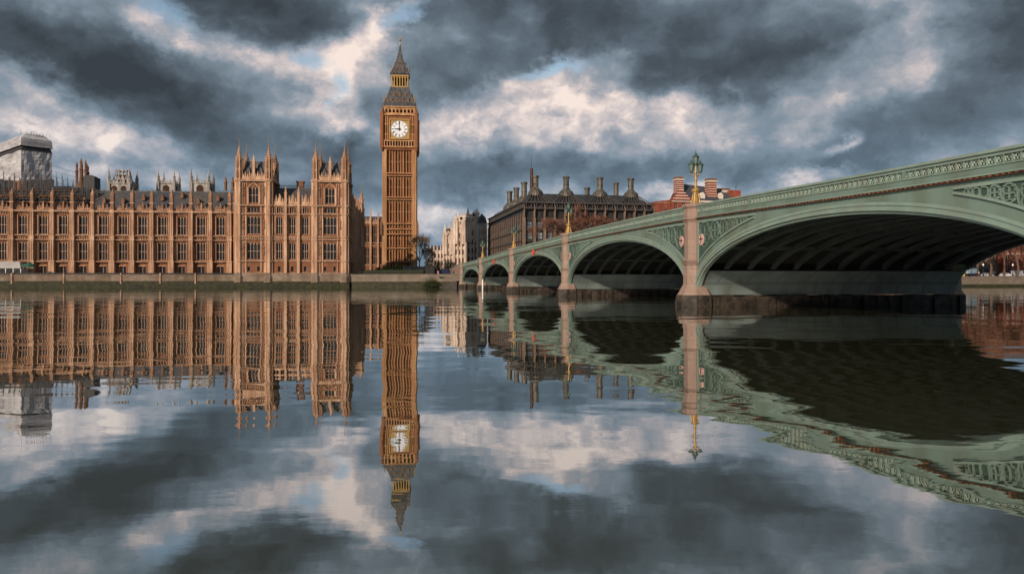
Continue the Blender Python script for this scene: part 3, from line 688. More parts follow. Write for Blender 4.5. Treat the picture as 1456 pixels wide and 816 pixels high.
# tower bodies
for ti, (a, b) in enumerate(TW):
    c = (a+b)/2
    ops = [(c-1.9, c+1.9, 8.3, 13.3), (c-1.9, c+1.9, 15.9, 21.2), (c-1.35, c+1.35, 25.2, 29.9), (c-1.4-.4, c-1.4+.4, 4.7, 6.2), (c+1.4-.4, c+1.4+.4, 4.7, 6.2), (c-1.75, c+1.75, 22.3, 23.9)]
    w = MB(); grid_wall(w, a+.4, b-.4, 3.9, 31.6, .6, ops)
    w.box(a+.45, b-.45, 1.06, 10.6, 3.9, 31.6)
    wo_ = w.build('tower_wall', M['stone'], pav)
    for j, o_ in enumerate(ops):
        window(wo_, *o_, .6, nm=4 if j < 2 else (3 if j == 2 else (1 if j < 5 else 4)), nt_=2 if j < 3 else 1, fm=M['mull'], gm=M['glass'], arch=j < 3)
    # oriel hood and jambs
    p = MB()
    p.prism([(c-1.75, 29.9), (c-1.45, 29.9), (c, 31.2), (c+1.45, 29.9), (c+1.75, 29.9), (c, 31.5)], .42, .62)
    for u in (c-1.62, c+1.62): p.box(u-.17, u+.17, .35, .62, 24.6, 29.9)
    for u in (c-2.2, c+2.2): p.box(u-.16, u+.16, .38, .62, 4.2, 24.3)
    for z0, z1 in ((8.0, 13.6), (15.6, 21.5)):
        panels(p, a+2.3, c-2.3, .6, z0, z1, .55); panels(p, c+2.3, b-2.3, .6, z0, z1, .55)
    panels(p, a+2.3, c-1.9, .6, 25.0, 31.2, .62); panels(p, c+1.9, b-2.3, .6, 25.0, 31.2, .62)
    panels(p, a+2.3, b-2.3, .6, Z_S2a+.15, Z_S2b-.1, .6); p.build('panel_tracery', M['stone_pale'], wo_)
    # corbel niches
    for u, z in [(u, z) for u in (c-3.1, c+3.1) for z in (9.6, 17.3, 27.2)]:
        nb = MB(); nb.frus(u, .45, z, z+.6, .1, .1, .35, .3); nb.box(u-.22, u+.22, .3, .6, z+.6, z+1.9); nb.frus(u, .45, z+2.2, z+3.1, .36, .3, .04, .04); nb.build('niche', M['stone_dark'], wo_)
    
    s_ = MB()
    for z, h_, q in ((4.1, .25, .3), (Z_S1, .3, .55), (Z_S2a-.1, .26, .5), (Z_S2b-.1, .28, .5), (Z_S3a, .3, .55), (Z_S3b, .4, .65), (31.6, .55, .7)):
        s_.box(a+.2, b-.2, .6-q, .8, z, z+h_); s_.box(b-.7, b-.4+q, .8, 10.4, z+.003, z+h_-.003) if ti == 1 else None
        if z > 24: s_.box(b-.7, b-.4+q, .8, 10.4, z+.003, z+h_-.003) if ti == 0 else None
    each(s_, 'string_course', M['stone_band'], pav)
    cr_ = MB(); cresting(cr_, a+2.2, b-2.2, .5, 32.2, 2.1, .62)
    T2 = MB(lambda u, d, z, b=b: (b-.4-d, u, z)); cresting(T2, 2.2, 8.8, -.1, 32.2, 2.1, .62); cr_.add(T2.v, T2.f)
    T3 = MB(lambda u, d, z, a=a: (a+.4+d, u, z)); cresting(T3, 2.2, 8.8, -.1, 32.2, 2.1, .62); cr_.add(T3.v, T3.f)
    pinnacle(cr_, c, .75, .38, 32.2, 37.6, 39.6); pinnacle(cr_, b-.7, 5.5, .34, 32.2, 36.4, 38.2)
    cr_.build('parapet', M['stone_pale'], pav)
    for (tx, ty) in ((a+1.2, 1.1), (b-1.2, 1.1), (a+1.2, 9.9), (b-1.2, 9.9)):
        t_ = MB(); turret(t_, tx, ty, 1.25, 3.9 if ty < 5 else 15.0, 31.9, 38.4, 42.3 if ty < 5 else 42.0)
        to = t_.build('turret', M['stone_warm'] if ty > 5 else M['stone_pale'], pav); finial(to, tx, ty, 42.2 if ty < 5 else 41.9, 44.2)
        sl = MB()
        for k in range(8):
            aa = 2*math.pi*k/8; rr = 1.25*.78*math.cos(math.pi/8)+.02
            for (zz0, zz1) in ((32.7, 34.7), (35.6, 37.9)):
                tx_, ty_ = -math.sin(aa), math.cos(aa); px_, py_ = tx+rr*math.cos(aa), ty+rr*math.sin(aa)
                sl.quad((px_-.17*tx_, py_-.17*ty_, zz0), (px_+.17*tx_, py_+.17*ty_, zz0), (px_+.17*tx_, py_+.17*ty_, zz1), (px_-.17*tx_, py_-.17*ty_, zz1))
        sl.build('turret_opening', M['stone_dark'], to)  # flat dark faces laid on the shaft as the shade in its openings
    rf = MB(); rf.frus(c, 5.6, 32.0, 37.6, 4.3, 4.3, 2.7, 2.7); ro = rf.build('roof', M['iron_dark'], pav)
    rc = MB()
    for k in range(9):
        u = c-2.6+5.2*k/8
        for yy in (2.95, 8.25): rc.tube([(u, yy, 37.6), (u, yy, 38.6+.5*(k % 2))], [.08, .03], 4)
        rc.tube([(c-2.6, 2.95+5.3*k/8, 37.6), (c-2.6, 2.95+5.3*k/8, 38.7)], [.08, .03], 4); rc.tube([(c+2.6, 2.95+5.3*k/8, 37.6), (c+2.6, 2.95+5.3*k/8, 38.7)], [.08, .03], 4)
    rc.box(c-2.65, c+2.65, 2.9, 3.0, 37.6, 37.95); rc.box(c+2.55, c+2.65, 3, 8.2, 37.6, 37.95)
    for k in range(3):
        u = c-1.8+1.8*k; rc.prism([(u-.5, 34.2), (u+.5, 34.2), (u+.5, 35.3), (u, 36.2), (u-.5, 35.3)], 1.7, 3.2)
    rc.build('roof_cresting', M['iron_dark'], ro)
# recessed centre
cx0, cx1 = 11.0, 22.4; bw = (cx1-cx0)/3
ops = []
for i in range(3):
    c = cx0+bw*(i+.5)
    ops += [(c-.95, c+.95, 8.4, 13.3), (c-.95, c+.95, 15.9, 21.0), (c-.8, c+.8, 22.3, 23.9), (c-.42, c+.42, 4.6, 6.3)]
w = MB(); grid_wall(w, cx0-.4, cx1+.4, 3.9, 24.7, 1.0, ops); w.box(cx0-.3, cx1+.3, 1.46, 24, 3.9, 24.6)
wc = w.build('centre_wall', M['stone'], pav)
for j, o_ in enumerate(ops): window(wc, *o_, 1.0, nm=(3, 3, 3, 1)[j % 4], nt_=(2, 2, 1, 1)[j % 4], fm=M['mull'], gm=M['glass'], arch=j % 4 < 2)
p = MB()
for i in range(3):
    a, b = cx0+bw*i, cx0+bw*(i+1); c = (a+b)/2
    panels(p, a+.6, c-1.05, 1.0, 8.0, 13.6, .5, .08); panels(p, c+1.05, b-.6, 1.0, 8.0, 13.6, .5, .08)
    panels(p, a+.6, c-1.05, 1.0, 15.5, 21.4, .5, .08); panels(p, c+1.05, b-.6, 1.0, 15.5, 21.4, .5, .08)
    panels(p, a+.6, b-.6, 1.0, Z_S2a+.15, Z_S2b-.1, .5); panels(p, a+.6, c-.85, 1.0, 22.2, 24.1, .45); panels(p, c+.85, b-.6, 1.0, 22.2, 24.1, .45)
p.build('panel_tracery', M['stone_pale'], wc)
s_ = MB()
for z, h_, q in ((4.1, .25, .2), (Z_S1, .35, .3), (Z_S2a-.1, .28, .25), (Z_S2b-.1, .3, .25), (Z_S3a, .35, .3), (Z_S3b, .4, .35)): s_.box(cx0-.3, cx1+.3, 1.0-q, 1.2, z, z+h_)
each(s_, 'string_course', M['stone_band'], pav)
for i in range(4):
    c = cx0+bw*i; 
    if i in (0, 3): continue
    b_ = MB(); b_.box(c-.42, c+.42, .25, 1.0, 3.9, 21.6); b_.box(c-.34, c+.34, .4, 1.0, 21.6, 25); pinnacle(b_, c, .72, .34, 25, 28.2, 30.4)
    for z in (8, 14.3, 21.6): b_.box(c-.5, c+.5, .15, 1.0, z, z+.3)
    b_.build('buttress', M['stone_pale'], pav)
cr_ = MB(); cresting(cr_, cx0, cx1, 1.0, 24.7, 2.6, .62)
for i in range(3): pinnacle(cr_, cx0+bw*(i+.5), 1.2, .24, 24.7, 26.6, 28.2)
cr_.build('parapet', M['stone_pale'], pav)
rf = MB(); rf.prism([(0, 0)]*0 or [(0,0),(1,0),(1,1)], 0, .001) if False else None
rf.add([(cx0-.4, 2.4, 24.5), (cx1+.4, 2.4, 24.5), (cx1+.4, 8, 30.6), (cx0-.4, 8, 30.6), (cx0-.4, 22, 24.5), (cx1+.4, 22, 24.5), (cx0-.4, 16, 30.6), (cx1+.4, 16, 30.6)], [(0,1,2,3), (3,2,7,6), (6,7,5,4), (0,3,6,4), (1,5,7,2)])
ro = rf.build('roof', M['slate'], pav)
ch = MB(); ch.box(16.6, 18.6, 8.5, 10.5, 29, 32.6); ch.box(16.4, 18.8, 8.3, 10.7, 32.6, 33.0); ch.build('chimney', M['stone_dark'], ro)
rl = MB(); rl.box(cx0, cx1, 8.0, 8.08, 31.3, 31.38)
for k in range(24): u = cx0+.2+(cx1-cx0-.4)*k/23; rl.box(u-.04, u+.04, 8.0, 8.08, 30.5, 31.6)
rl.build('roof_railing', M['iron_dark'], ro)
# north return running inland
RT = lambda u, d, z: (W0-.5-d, 11+u, z)
ops = []; nb_ = 7; rl_ = 31.0; rb_ = rl_/nb_
for i in range(nb_):
    c = rb_*(i+.5)
    ops += [(c-1.0, c+1.0, 8.4, 13.3), (c-1.0, c+1.0, 15.9, 21.0), (c-.5, c+.5, 4.6, 6.3)]
w = MB(RT); grid_wall(w, 0, rl_, 3.3, 24.5, 0, ops); w.box(0, rl_, .46, 20, 3.3, 24.4)
wr = w.build('return_wall', M['stone'], pav)
for j, o_ in enumerate(ops): window(wr, *o_, 0, nm=(3, 3, 1)[j % 3], nt_=2, T=RT, fm=M['mull'], gm=M['glass'])
p = MB(RT); s_ = MB(RT)
for i in range(nb_):
    a, b = rb_*i, rb_*(i+1); c = (a+b)/2
    for z0, z1 in ((8.0, 13.6), (15.5, 21.4), (22.2, 24.1)): panels(p, a+.5, c-1.1, 0, z0, z1, .6); panels(p, c+1.1, b-.5, 0, z0, z1, .6)
p.build('panel_tracery', M['stone_pale'], wr)
for z, h_ in ((Z_S1, .35), (Z_S2a-.1, .28), (Z_S2b-.1, .3), (Z_S3a, .35), (Z_S3b, .4)): s_.box(0, rl_, -.25, .1, z, z+h_)
each(s_, 'string_course', M['stone_band'], pav)
for i in range(1, nb_+1):
    b_ = MB(RT); c = rb_*i; b_.box(c-.4, c+.4, -.6, 0, 3.3, 25); pinnacle(b_, c, -.25, .3, 25, 28.2, 30.2); b_.build('buttress', M['stone_pale'], pav)
cr_ = MB(RT); cresting(cr_, 0, rl_, -.1, 24.7, 2.4, .62); cr_.build('parapet', M['stone_pale'], pav)
t_ = MB(); turret(t_, W0-.3, 43.0, 1.0, 3.3, 27.5, 31.2, 34.5); to = t_.build('turret', M['stone_pale'], pav); finial(to, W0-.3, 43.0, 34.3, 36.2, 'gold')
rf = MB(); rf.add([(14, 11, 24.4), (31.6, 11, 24.4), (31.6, 42, 24.4), (14, 42, 24.4), (18, 14, 29.6), (27.6, 14, 29.6), (27.6, 39, 29.6), (18, 39, 29.6)], [(0,1,5,4),(1,2,6,5),(2,3,7,6),(3,0,4,7),(4,5,6,7)])
rf.build('roof', M['slate'], pav)
# ---------------- long range behind the terrace
YF = 9.0
xb = PAL.xat(326, YF-1.0); pb_ = (xb-PAL.xat(15.3, YF-1.0))/11.0
NB = 15
xs0 = xb-pb_*NB
rng_ = thing('palace', 'long gothic stone palace range with tall buttresses behind the river terrace', 'palace', PAL, ((xs0+xb)/2, YF, 3.3))
zB = 3.3
ops = []
for i in range(NB+1):
    c = xb-pb_*(i+.5)+ (0 if i < NB else 99)
    if i == NB: break
    ops += [(c-1.25, c+1.25, 8.2, 13.5), (c-1.25, c+1.25, 16.0, 21.5), (c-1.0, c+.9, zB+.4, 6.3)]
w = MB(); grid_wall(w, xs0, -.2, zB, 23.2, YF, ops); w.box(xs0, -.2, YF+.46, YF+25, zB, 23.1)
wr = w.build('wall', M['stone'], rng_)
W1 = [window(wr, *ops[j], YF, nm=(3, 3, 2)[j], nt_=(2, 2, 1)[j], fm=M['mull'], gm=M['glass'], arch=j < 2) for j in range(3)]
for i in range(1, NB):
    for w_ in W1: copy_tree(w_, wr, (-pb_*i, 0, 0))
p = MB(); s_ = MB(); cr_ = MB()
for i in range(NB):
    a, b = xb-pb_*(i+1), xb-pb_*i; c = (a+b)/2
    for z0, z1 in ((8.0, 13.8), (15.8, 21.8)):
        panels(p, a+.95, c-1.45, YF, z0, z1, .55); panels(p, c+1.45, b-.95, YF, z0, z1, .48)
        p.box(c-1.45, c-1.28, YF-.22, YF+.05, z0, z1); p.box(c+1.28, c+1.45, YF-.22, YF+.05, z0, z1)
    panels(p, a+.9, b-.9, YF, Z_S2a+.25, Z_S2b+.5, .5); panels(p, a+.9, b-.9, YF, 22.0, 22.7, .5)
    p.box(c-1.1, c+1.0, YF-.12, YF+.02, 6.35, 6.6)
    cresting(cr_, a+.6, b-.6, YF, 23.4, 1.1, .45)
    pinnacle(cr_, c, YF+.2, .28, 23.4, 24.8, 26.1); pinnacle(cr_, c-1.1, YF+.2, .14, 23.4, 24.4, 25.2); pinnacle(cr_, c+1.1, YF+.2, .14, 23.4, 24.4, 25.2)
p.build('panel_tracery', M['stone_pale'], wr)
for z, h_, q in ((Z_S1-.1, .3, .75), (Z_S2a-.1, .28, .7), (Z_S2b+.5, .28, .7), (22.75, .5, .85)): s_.box(xs0, -.2, YF-q, YF+.1, z, z+h_)
each(s_, 'string_course', M['stone_band'], rng_); cr_.build('parapet', M['stone_warm'], rng_)
b_ = MB(); c = xb
for (x0, x1, y0, z0, z1) in ((-.8, .8, -1.3, zB, 7.8), (-.66, .66, -1.15, 7.8, 15.2), (-.6, .6, -1.0, 15.2, 23.4)):
    b_.box(c+x0, c+x1, YF+y0, YF+(.0 if z0 < 23 else .3), z0, z1)
for (w_, y0, z) in ((.9, -1.45, 7.6), (.8, -1.3, 14.2), (.78, -1.25, 15.1), (.75, -1.15, 22.6), (.58, -.95, 25.4)): b_.box(c-w_, c+w_, YF+y0, YF, z, z+.35)
for u in (-.55, 0, .55): b_.box(c+u-.08, c+u+.08, YF-1.3, YF-1.1, 8.2, 14.1); b_.box(c+u*.9-.08, c+u*.9+.08, YF-1.15, YF-.95, 15.6, 22.5)
up2 = MB(); up2.box(c-.44, c+.44, YF-.8, YF+.3, 23.4, 28.2)
for u in (-.3, 0, .3): up2.box(c+u-.05, c+u+.05, YF-.88, YF-.8, 23.8, 27.9)
up2.lathe(c, YF-.2, [(.62, 28.2), (.66, 28.4), (.45, 28.7), (.3, 29.1), (.05, 30.0)], 8)
bo = b_.build('buttress', M['stone_pale'], rng_); up2.build('pinnacle', M['stone_warm'], bo)
for i in range(1, NB+1): copy_tree(bo, rng_, (-pb_*i, 0, 0))
rf = MB(); rf.add([(xs0, YF+1.2, 23.2), (-.3, YF+1.2, 23.2), (-.3, YF+9, 30.1), (xs0, YF+9, 30.1), (-.3, YF+17, 23.2), (xs0, YF+17, 23.2)], [(0,1,2,3), (3,2,4,5), (1,4,2), (0,3,5)])
ro = rf.build('roof', M['slate'], rng_)
rd_ = MB(); rd_.box(xs0, -.3, YF+8.9, YF+9.1, 30.05, 30.4)
k = xs0+1
while k < -1: rd_.box(k-.05, k+.05, YF+8.95, YF+9.05, 30.4, 31.0); k += 1.3
rd_.build('ridge_cresting', M['iron_dark'], ro)
rn = random.Random(4)
for i in range(16):
    u = -3-5.6*i; zz = rn.choice([26.2, 27.4, 28.4]); dy = (zz-23.2)/7.8*7.8
    d_ = MB(); d_.box(u-.45, u+.45, YF+1.0+dy-.4, YF+1.9+dy, zz-.4, zz+.75); d_.prism([(u-.6, zz+.75), (u+.6, zz+.75), (u, zz+1.5)], YF+.9+dy-.4, YF+2.2+dy); d_.build('dormer', M['stone_dark'], ro)
vt = MB()
for u in (-5.2, -7.4): vt.lathe(u, YF+9, [(.5, 30.8), (.5, 33.2), (.65, 33.4), (.4, 33.9), (.2, 35.2)], 8)
vt.lathe(-2.8, YF+4, [(.75, 24), (.75, 30.6), (.95, 30.8), (.5, 31.5), (.1, 34.6)], 8); vt.build('roof_turret', M['stone_dark'], ro)
# turret at the junction with the pavilion
t_ = MB(); turret(t_, -1.6, YF-.6, .62, 3.3, 25.6, 28.6, 31.4); t_.build('stair_turret', M['stone_pale'], rng_)
M['netting'] = mat('black netting', (.022,.022,.026), (.05,.05,.058), .8, scale=1.2, bump=.1)
# ---------------- scaffolding along the left end of the roof
sc = thing('roof_scaffold', 'dark scaffolding tubes and boards standing over the left end of the palace roof', 'scaffolding', PAL, (-75, YF+1, 24))
rn = random.Random(8)
pole = MB(); deckm = MB(); brace = MB()
xl, xr = PAL.xat(-30, YF+2), PAL.xat(128, YF+2)
for yy in (YF+1.2, YF+3.6, YF+6.2):
    u = xl
    while u < xr:
        top = 30 + (1.5 if u < PAL.xat(76, YF) else (-1.5 if u > PAL.xat(110, YF) else 0)) + rn.uniform(-.6, 1.4) + (yy-YF)*.45
        pole.box(u-.07, u+.07, yy-.07, yy+.07, 23.6, top); u += 1.55
    for z in (25.6, 27.6, 29.6):
        if yy > YF+5 or z < 29: deckm.box(xl, xr-(z-25)*1.2, yy-.6, yy+.6, z, z+.16); pole.box(xl, xr-(z-25)*1.2, yy-.75, yy-.65, z+.95, z+1.05)
for i in range(26):
    u = rn.uniform(xl, xr-5); z = rn.choice([25.7, 27.7]); brace.tube([(u, YF+.5, z), (u+rn.choice([-3, 3]), YF+.5, z+2)], .06, 4)
u = xl
while u < PAL.xat(126, YF+5):
    w_ = rn.uniform(1.6, 3.0); px_ = 728+F*PAL.w(u, YF+6.5)[0]/PAL.w(u, YF+6.5)[1]
    tp = zat(259+rn.uniform(-1.5, 2), 232) if px_ < 72 else zat(266+(px_-74)*.10+rn.uniform(-2, 2), 232)
    nt2 = MB(); nt2.box(u, u+w_-.06, YF+6.3, YF+6.5, 24.4+rn.uniform(0, 1.5), tp); nt2.build('debris_netting', M['netting'] if rn.random() < .8 else M['stone_dark'], sc); u += w_
pole.build('scaffold_pole', M['scaf'], sc); deckm.build('scaffold_board', M['stone_dark'], sc); brace.build('brace', M['scaf'], sc)
# ---------------- terrace marquee
mq = thing('terrace_marquee', 'low white canvas marquee on the terrace at the far left of the palace', 'marquee', PAL, (-79, 5, 3.3))
xa, xz = PAL.xat(-30, 4), PAL.xat(34, 4)
ro_ = MB(); ro_.add([(xa, 2.2, 6.1), (xz, 2.2, 6.1), (xz-1.6, 4.6, 7.6), (xa, 4.6, 7.6), (xz, 7, 6.1), (xa, 7, 6.1)], [(0,1,2,3), (3,2,4,5), (1,4,2)]); ro_.box(xa, xz, 2.15, 2.2, 5.6, 6.1); ro_.build('canopy', M['canvas'], mq)
wl = MB()
for i in range(7): u = xa+(xz-xa)*i/6; wl.box(u-.08, u+.08, 2.25, 2.4, 3.3, 6.1)
wl.build('post', M['white'], mq); bw_ = MB(); bw_.box(xa, xz-.2, 4.5, 6.8, 3.3, 5.6); bw_.build('side_sheet', M['canvas'], mq)
ps = thing('parasol', 'closed dark green terrace parasol beside the white marquee', 'parasol', PAL, (xz+2.0, 3.0, 3.3))
q = MB(); q.lathe(xz+2.0, 3.0, [(.06, 3.3), (.06, 7.6)], 6); q.lathe(xz+2.0, 3.0, [(.35, 3.3), (.35, 3.45)], 8); q.build('pole', M['black'], ps)
q = MB(); q.lathe(xz+2.0, 3.0, [(1.9, 5.9), (1.85, 6.1), (.9, 6.9), (.08, 7.5)], 8); q.build('canopy', M['canvas_gr'], ps)
# ------------------------------------------------------------------ clock tower
CT = Frame((569-728)/F*300.0, 300.0, 6.0)
ct = thing('clock_tower', 'tall slender golden stone clock tower with white dial and pointed dark spire', 'clock tower', CT, (0, 0, 3.3))
def cz(py): return CH+(HZ-py)/F*(293.6 if py >= 160 else (300.0 if py < 130 else 300.0-6.4*(py-130)/30.0))
HS = 6.7
FACES = [lambda u, d, z: (u, -d, z), lambda u, d, z: (d, u, z), lambda u, d, z: (-u, d, z), lambda u, d, z: (-d, -u, z)]   # d = distance out from the axis
def fwall(hw, z0, z1, cols, slot, m, name, parent, depth=.5):
    pass
lev = [cz(p) for p in (392, 372, 353, 333, 326, 318, 284, 250, 212)]
body = MB(); body.box(-HS+1.0, HS-1.0, -HS+1.0, HS-1.0, 3.3, cz(210)); sh = body.build('shaft', M['ct'], ct)
dkm = MB(); plm = MB(); lit = MB()
for Tf in FACES:
    a = MB(Tf); b = MB(Tf); c_ = MB(Tf)
    segs = [(3.4, lev[2]-.3, 9), (lev[2]+.6, lev[4]-.3, 9), (lev[4]+.9, lev[5]-.2, 9), (lev[5]+.6, lev[6]-.5, 9), (lev[6]+1.0, lev[7]-.5, 9), (lev[7]+1.1, lev[8]-.3, 9)]
    for (z0, z1, n) in segs:
        w = 2*(HS-1.7)/n
        for i in range(n):      # panel strips: raised mullions with recessed red-brown grounds and dark slots
            u0 = -(HS-1.7)+w*i; uc = u0+w/2
            if i in (1, 4, 7): b.box(uc-w*.2, uc+w*.2, HS-1.0, HS-.95, z0+.6, z1-1.1)
            c_.box(u0-.1, u0+.1, HS-1.05, HS-.55 if i % 3 else HS-.2, z0, z1)
            c_.prism([(u0+.13, z1), (u0+.13, z1-.9), (uc, z1)], HS-1.04, HS-.74); c_.prism([(u0+w-.13, z1), (uc, z1), (u0+w-.13, z1-.9)], HS-1.04, HS-.74)
        c_.box(HS-1.7-.13, HS-1.7+.13, HS-1.05, HS-.35, z0, z1)
        if z1-z0 > 6: k = (z0+z1)/2; c_.box(-(HS-1.7), HS-1.7, HS-1.03, HS-.93, k-.1, k+.1)
    dkm.add(b.v, b.f); plm.add(c_.v, c_.f)
dkm.build('slot_window', M['ct_dark'], sh); plm.build('panel_tracery', M['ct_pale'], sh)
for sx in (-1, 1):
    for sy in (-1, 1):
        cb_ = MB(); cx_, cy_ = sx*(HS-.85), sy*(HS-.85)
        cb_.box(cx_-.85, cx_+.85, cy_-.85, cy_+.85, 3.3, cz(210))
        for u in (-.7, 0, .7):
            for (ax) in (0, 1):
                if ax == 0: cb_.box(cx_+u-.1, cx_+u+.1, cy_+sy*.85-(.1 if sy < 0 else 0), cy_+sy*.85+(.1 if sy > 0 else 0), 3.4, cz(213))
                else: cb_.box(cx_+sx*.85-(.1 if sx < 0 else 0), cx_+sx*.85+(.1 if sx > 0 else 0), cy_+u-.1, cy_+u+.1, 3.4, cz(213))
        cb_.build('corner_buttress', M['ct_pale'], ct)
st = MB()
for z in (lev[1], lev[2], lev[3], lev[4], lev[5], lev[6], lev[6]+.9, lev[7], lev[7]+.95):
    st.box(-HS-.12, HS+.12, -HS-.12, HS+.12, z-.16, z+.16)
each(st, 'string_course', M['ct_pale'], ct)
# statues / lanterns on the low corners
for sx in (-1, 1):
    g = MB(); pinnacle(g, sx*(HS+.45), -HS-.2, .45, lev[4]-2.2, lev[4]+1.5, lev[4]+3.6); g.build('corner_pinnacle', M['stone_dark'], ct)
# corbelled clock stage
C0, C1 = cz(210), cz(163); HC = 7.35
cs = MB(); cs.frus(0, 0, C0-1.1, C0, HS-.1, HS-.1, HC-.2, HC-.2); cs.box(-HC+.6, HC-.6, -HC+.6, HC-.6, C0, C1)
cso = cs.build('clock_stage', M['ct'], ct)
arc = MB(); dk_ = MB(); gd = MB(); fr_ = MB()
zd = cz(184.3); RD = 3.4; HQ = 4.05
for Tf in FACES:
    a = MB(Tf)
    for z0, z1 in ((C0, C0+.45), (C0+2.35, C0+2.8), (C1-.5, C1)): a.box(-HC, HC, HC-.8, HC, z0, z1)
    for i in range(12): u = -HC+1.5+(2*HC-3)*i/11; a.box(u-.16, u+.16, HC-.62, HC-.1, C0+.45, C0+2.35)
    for sx in (-1, 1):
        for q in (0, 1, 2): u = sx*(HQ+.55+q*.75); a.box(u-.12, u+.12, HC-.62, HC-.3, C0+2.8, C1-.5)
        for z in (zd-2, zd+2): a.box(sx*(HQ+.4) if sx > 0 else -HC+.9, HC-.9 if sx > 0 else -(HQ+.4), HC-.61, HC-.38, z-.15, z+.15)
    arc.add(a.v, a.f)
    d = MB(Tf); d.box(-HC+1.4, HC-1.4, HC-.6, HC-.56, C0+.5, C0+2.3); d.box(-HQ-2.2, -HQ-.5, HC-.6, HC-.57, zd-1.6, zd+1.6) ; d.box(HQ+.5, HQ+2.2, HC-.6, HC-.57, zd-1.6, zd+1.6); dk_.add(d.v, d.f)
    g = MB(Tf)
    for (x0, x1, z0, z1) in ((-HQ, HQ, zd-HQ, zd-HQ+.42), (-HQ, HQ, zd+HQ-.42, zd+HQ), (-HQ, -HQ+.42, zd-HQ+.42, zd+HQ-.42), (HQ-.42, HQ, zd-HQ+.42, zd+HQ-.42)): g.box(x0, x1, HC-.6, HC-.02, z0, z1)
    gd.add(g.v, g.f)
    f = MB(Tf); f.box(-HQ+.4, HQ-.4, HC-.6, HC-.42, zd-HQ+.4, zd+HQ-.4); fr_.add(f.v, f.f)
arc.build('arcade', M['ct_pale'], cso); dk_.build('arcade_shadow_panel', M['ct_dark'], cso); gd.build('dial_frame', M['gold'], cso); each(fr_, 'dial_spandrel', M['gold'], cso)
def dial(Tf):
    d = MB(Tf); n = 40
    vs = [(RD*math.cos(2*math.pi*i/n), HC-.36, zd+RD*math.sin(2*math.pi*i/n)) for i in range(n)]
    v2 = [(x, HC-.5, z) for x, y, z in vs]; d.add(vs+v2, [tuple(range(n))]+[(i, (i+1) % n, (i+1) % n+n, i+n) for i in range(n)])
    do = d.build('clock_dial', M['dial'], cso)
    def ringm(r0, r1, y0, name, m):
        g = MB(Tf); vv = []; ff = []
        for i in range(n):
            ang = 2*math.pi*i/n
            for r, y in ((r0, y0), (r1, y0), (r1, y0-.1), (r0, y0-.1)): vv.append((r*math.cos(ang), y, zd+r*math.sin(ang)))
        for i in range(n):
            j = (i+1) % n
            for q in range(4): ff.append((4*i+q, 4*i+(q+1) % 4, 4*j+(q+1) % 4, 4*j+q))
        g.add(vv, ff); g.build(name, m, do)
    ringm(RD-.02, RD+.16, HC-.3, 'rim', M['gold']); ringm(RD*.62, RD*.65, HC-.33, 'minute_ring', M['black']); ringm(RD*.93, RD*.955, HC-.33, 'minute_ring', M['black'])
    nm = MB(Tf)
    def stroke(p, q, w):
        (x0, z0), (x1, z1) = p, q; dx, dz = x1-x0, z1-z0; l_ = math.hypot(dx, dz); nx_, nz_ = -dz/l_*w/2, dx/l_*w/2
        pts = [(x0+nx_, z0+nz_), (x1+nx_, z1+nz_), (x1-nx_, z1-nz_), (x0-nx_, z0-nz_)]
        nm.prism([(x, z+zd) for x, z in pts], HC-.355, HC-.325)
    RN = ['XII', 'I', 'II', 'III', 'IIII', 'V', 'VI', 'VII', 'VIII', 'IX', 'X', 'XI']
    for h in range(12):
        ang = R_(90-30*h); er = (math.cos(ang), math.sin(ang)); et = (math.sin(ang), -math.cos(ang))
        s = RN[h]; wd = {'I': .16, 'V': .34, 'X': .34}; tw = sum(wd[c] for c in s); u = -tw/2
        P_ = lambda t, r: (er[0]*r+et[0]*t, er[1]*r+et[1]*t)
        for c in s:
            x0, x1 = u+.03, u+wd[c]-.03; ra, rb2 = RD*.67, RD*.91
            if c == 'I': stroke(P_((x0+x1)/2, ra), P_((x0+x1)/2, rb2), .10)
            elif c == 'V': stroke(P_((x0+x1)/2, ra), P_(x0, rb2), .10); stroke(P_((x0+x1)/2, ra), P_(x1, rb2), .10)
            else: stroke(P_(x0, ra), P_(x1, rb2), .10); stroke(P_(x1, ra), P_(x0, rb2), .10)
            u += wd[c]
        for mth_ in (.25, .6): stroke(P_(0, RD*.12), P_(0, RD*.6), .03) if mth_ == .25 else None
    nm.build('numerals', M['black'], do)
    for ang, ln_, w_, nme in ((178, 2.0, .42, 'hour_hand'), (92, 3.0, .26, 'minute_hand')):
        hd = MB(Tf); ca, sa = math.cos(R_(ang)), math.sin(R_(ang))
        pts = [(-.7*ca-sa*w_*.4, -.7*sa+ca*w_*.4), (-.7*ca+sa*w_*.4, -.7*sa-ca*w_*.4), (ln_*.75*ca+sa*w_*.5, ln_*.75*sa-ca*w_*.5), (ln_*ca, ln_*sa), (ln_*.75*ca-sa*w_*.5, ln_*.75*sa+ca*w_*.5)]
        hd.prism([(x, z+zd) for x, z in pts], HC-.3, HC-.24 if nme[0] == 'h' else HC-.22); hd.build(nme, M['black'], do)
    hb = MB(Tf); hb.prism([(.42*math.cos(2*math.pi*i/12), zd+.42*math.sin(2*math.pi*i/12)) for i in range(12)], HC-.32, HC-.18); hb.build('hub', M['black'], do)
for Tf in FACES: dial(Tf)
# corner piers and pinnacles of the clock stage
for sx in (-1, 1):
    for sy in (-1, 1):
        c = MB(); cx_, cy_ = sx*(HC-.55), sy*(HC-.55)
        c.lathe(cx_, cy_, [(.4, C0-1.6), (.95, C0), (.95, C1), (1.05, C1+.1), (1.05, C1+.35), (.6, C1+.6), (.5, C1+1.6), (.1, C1+3.1), (.04, C1+4.2)], 8); c.build('corner_turret', M['ct'], ct)
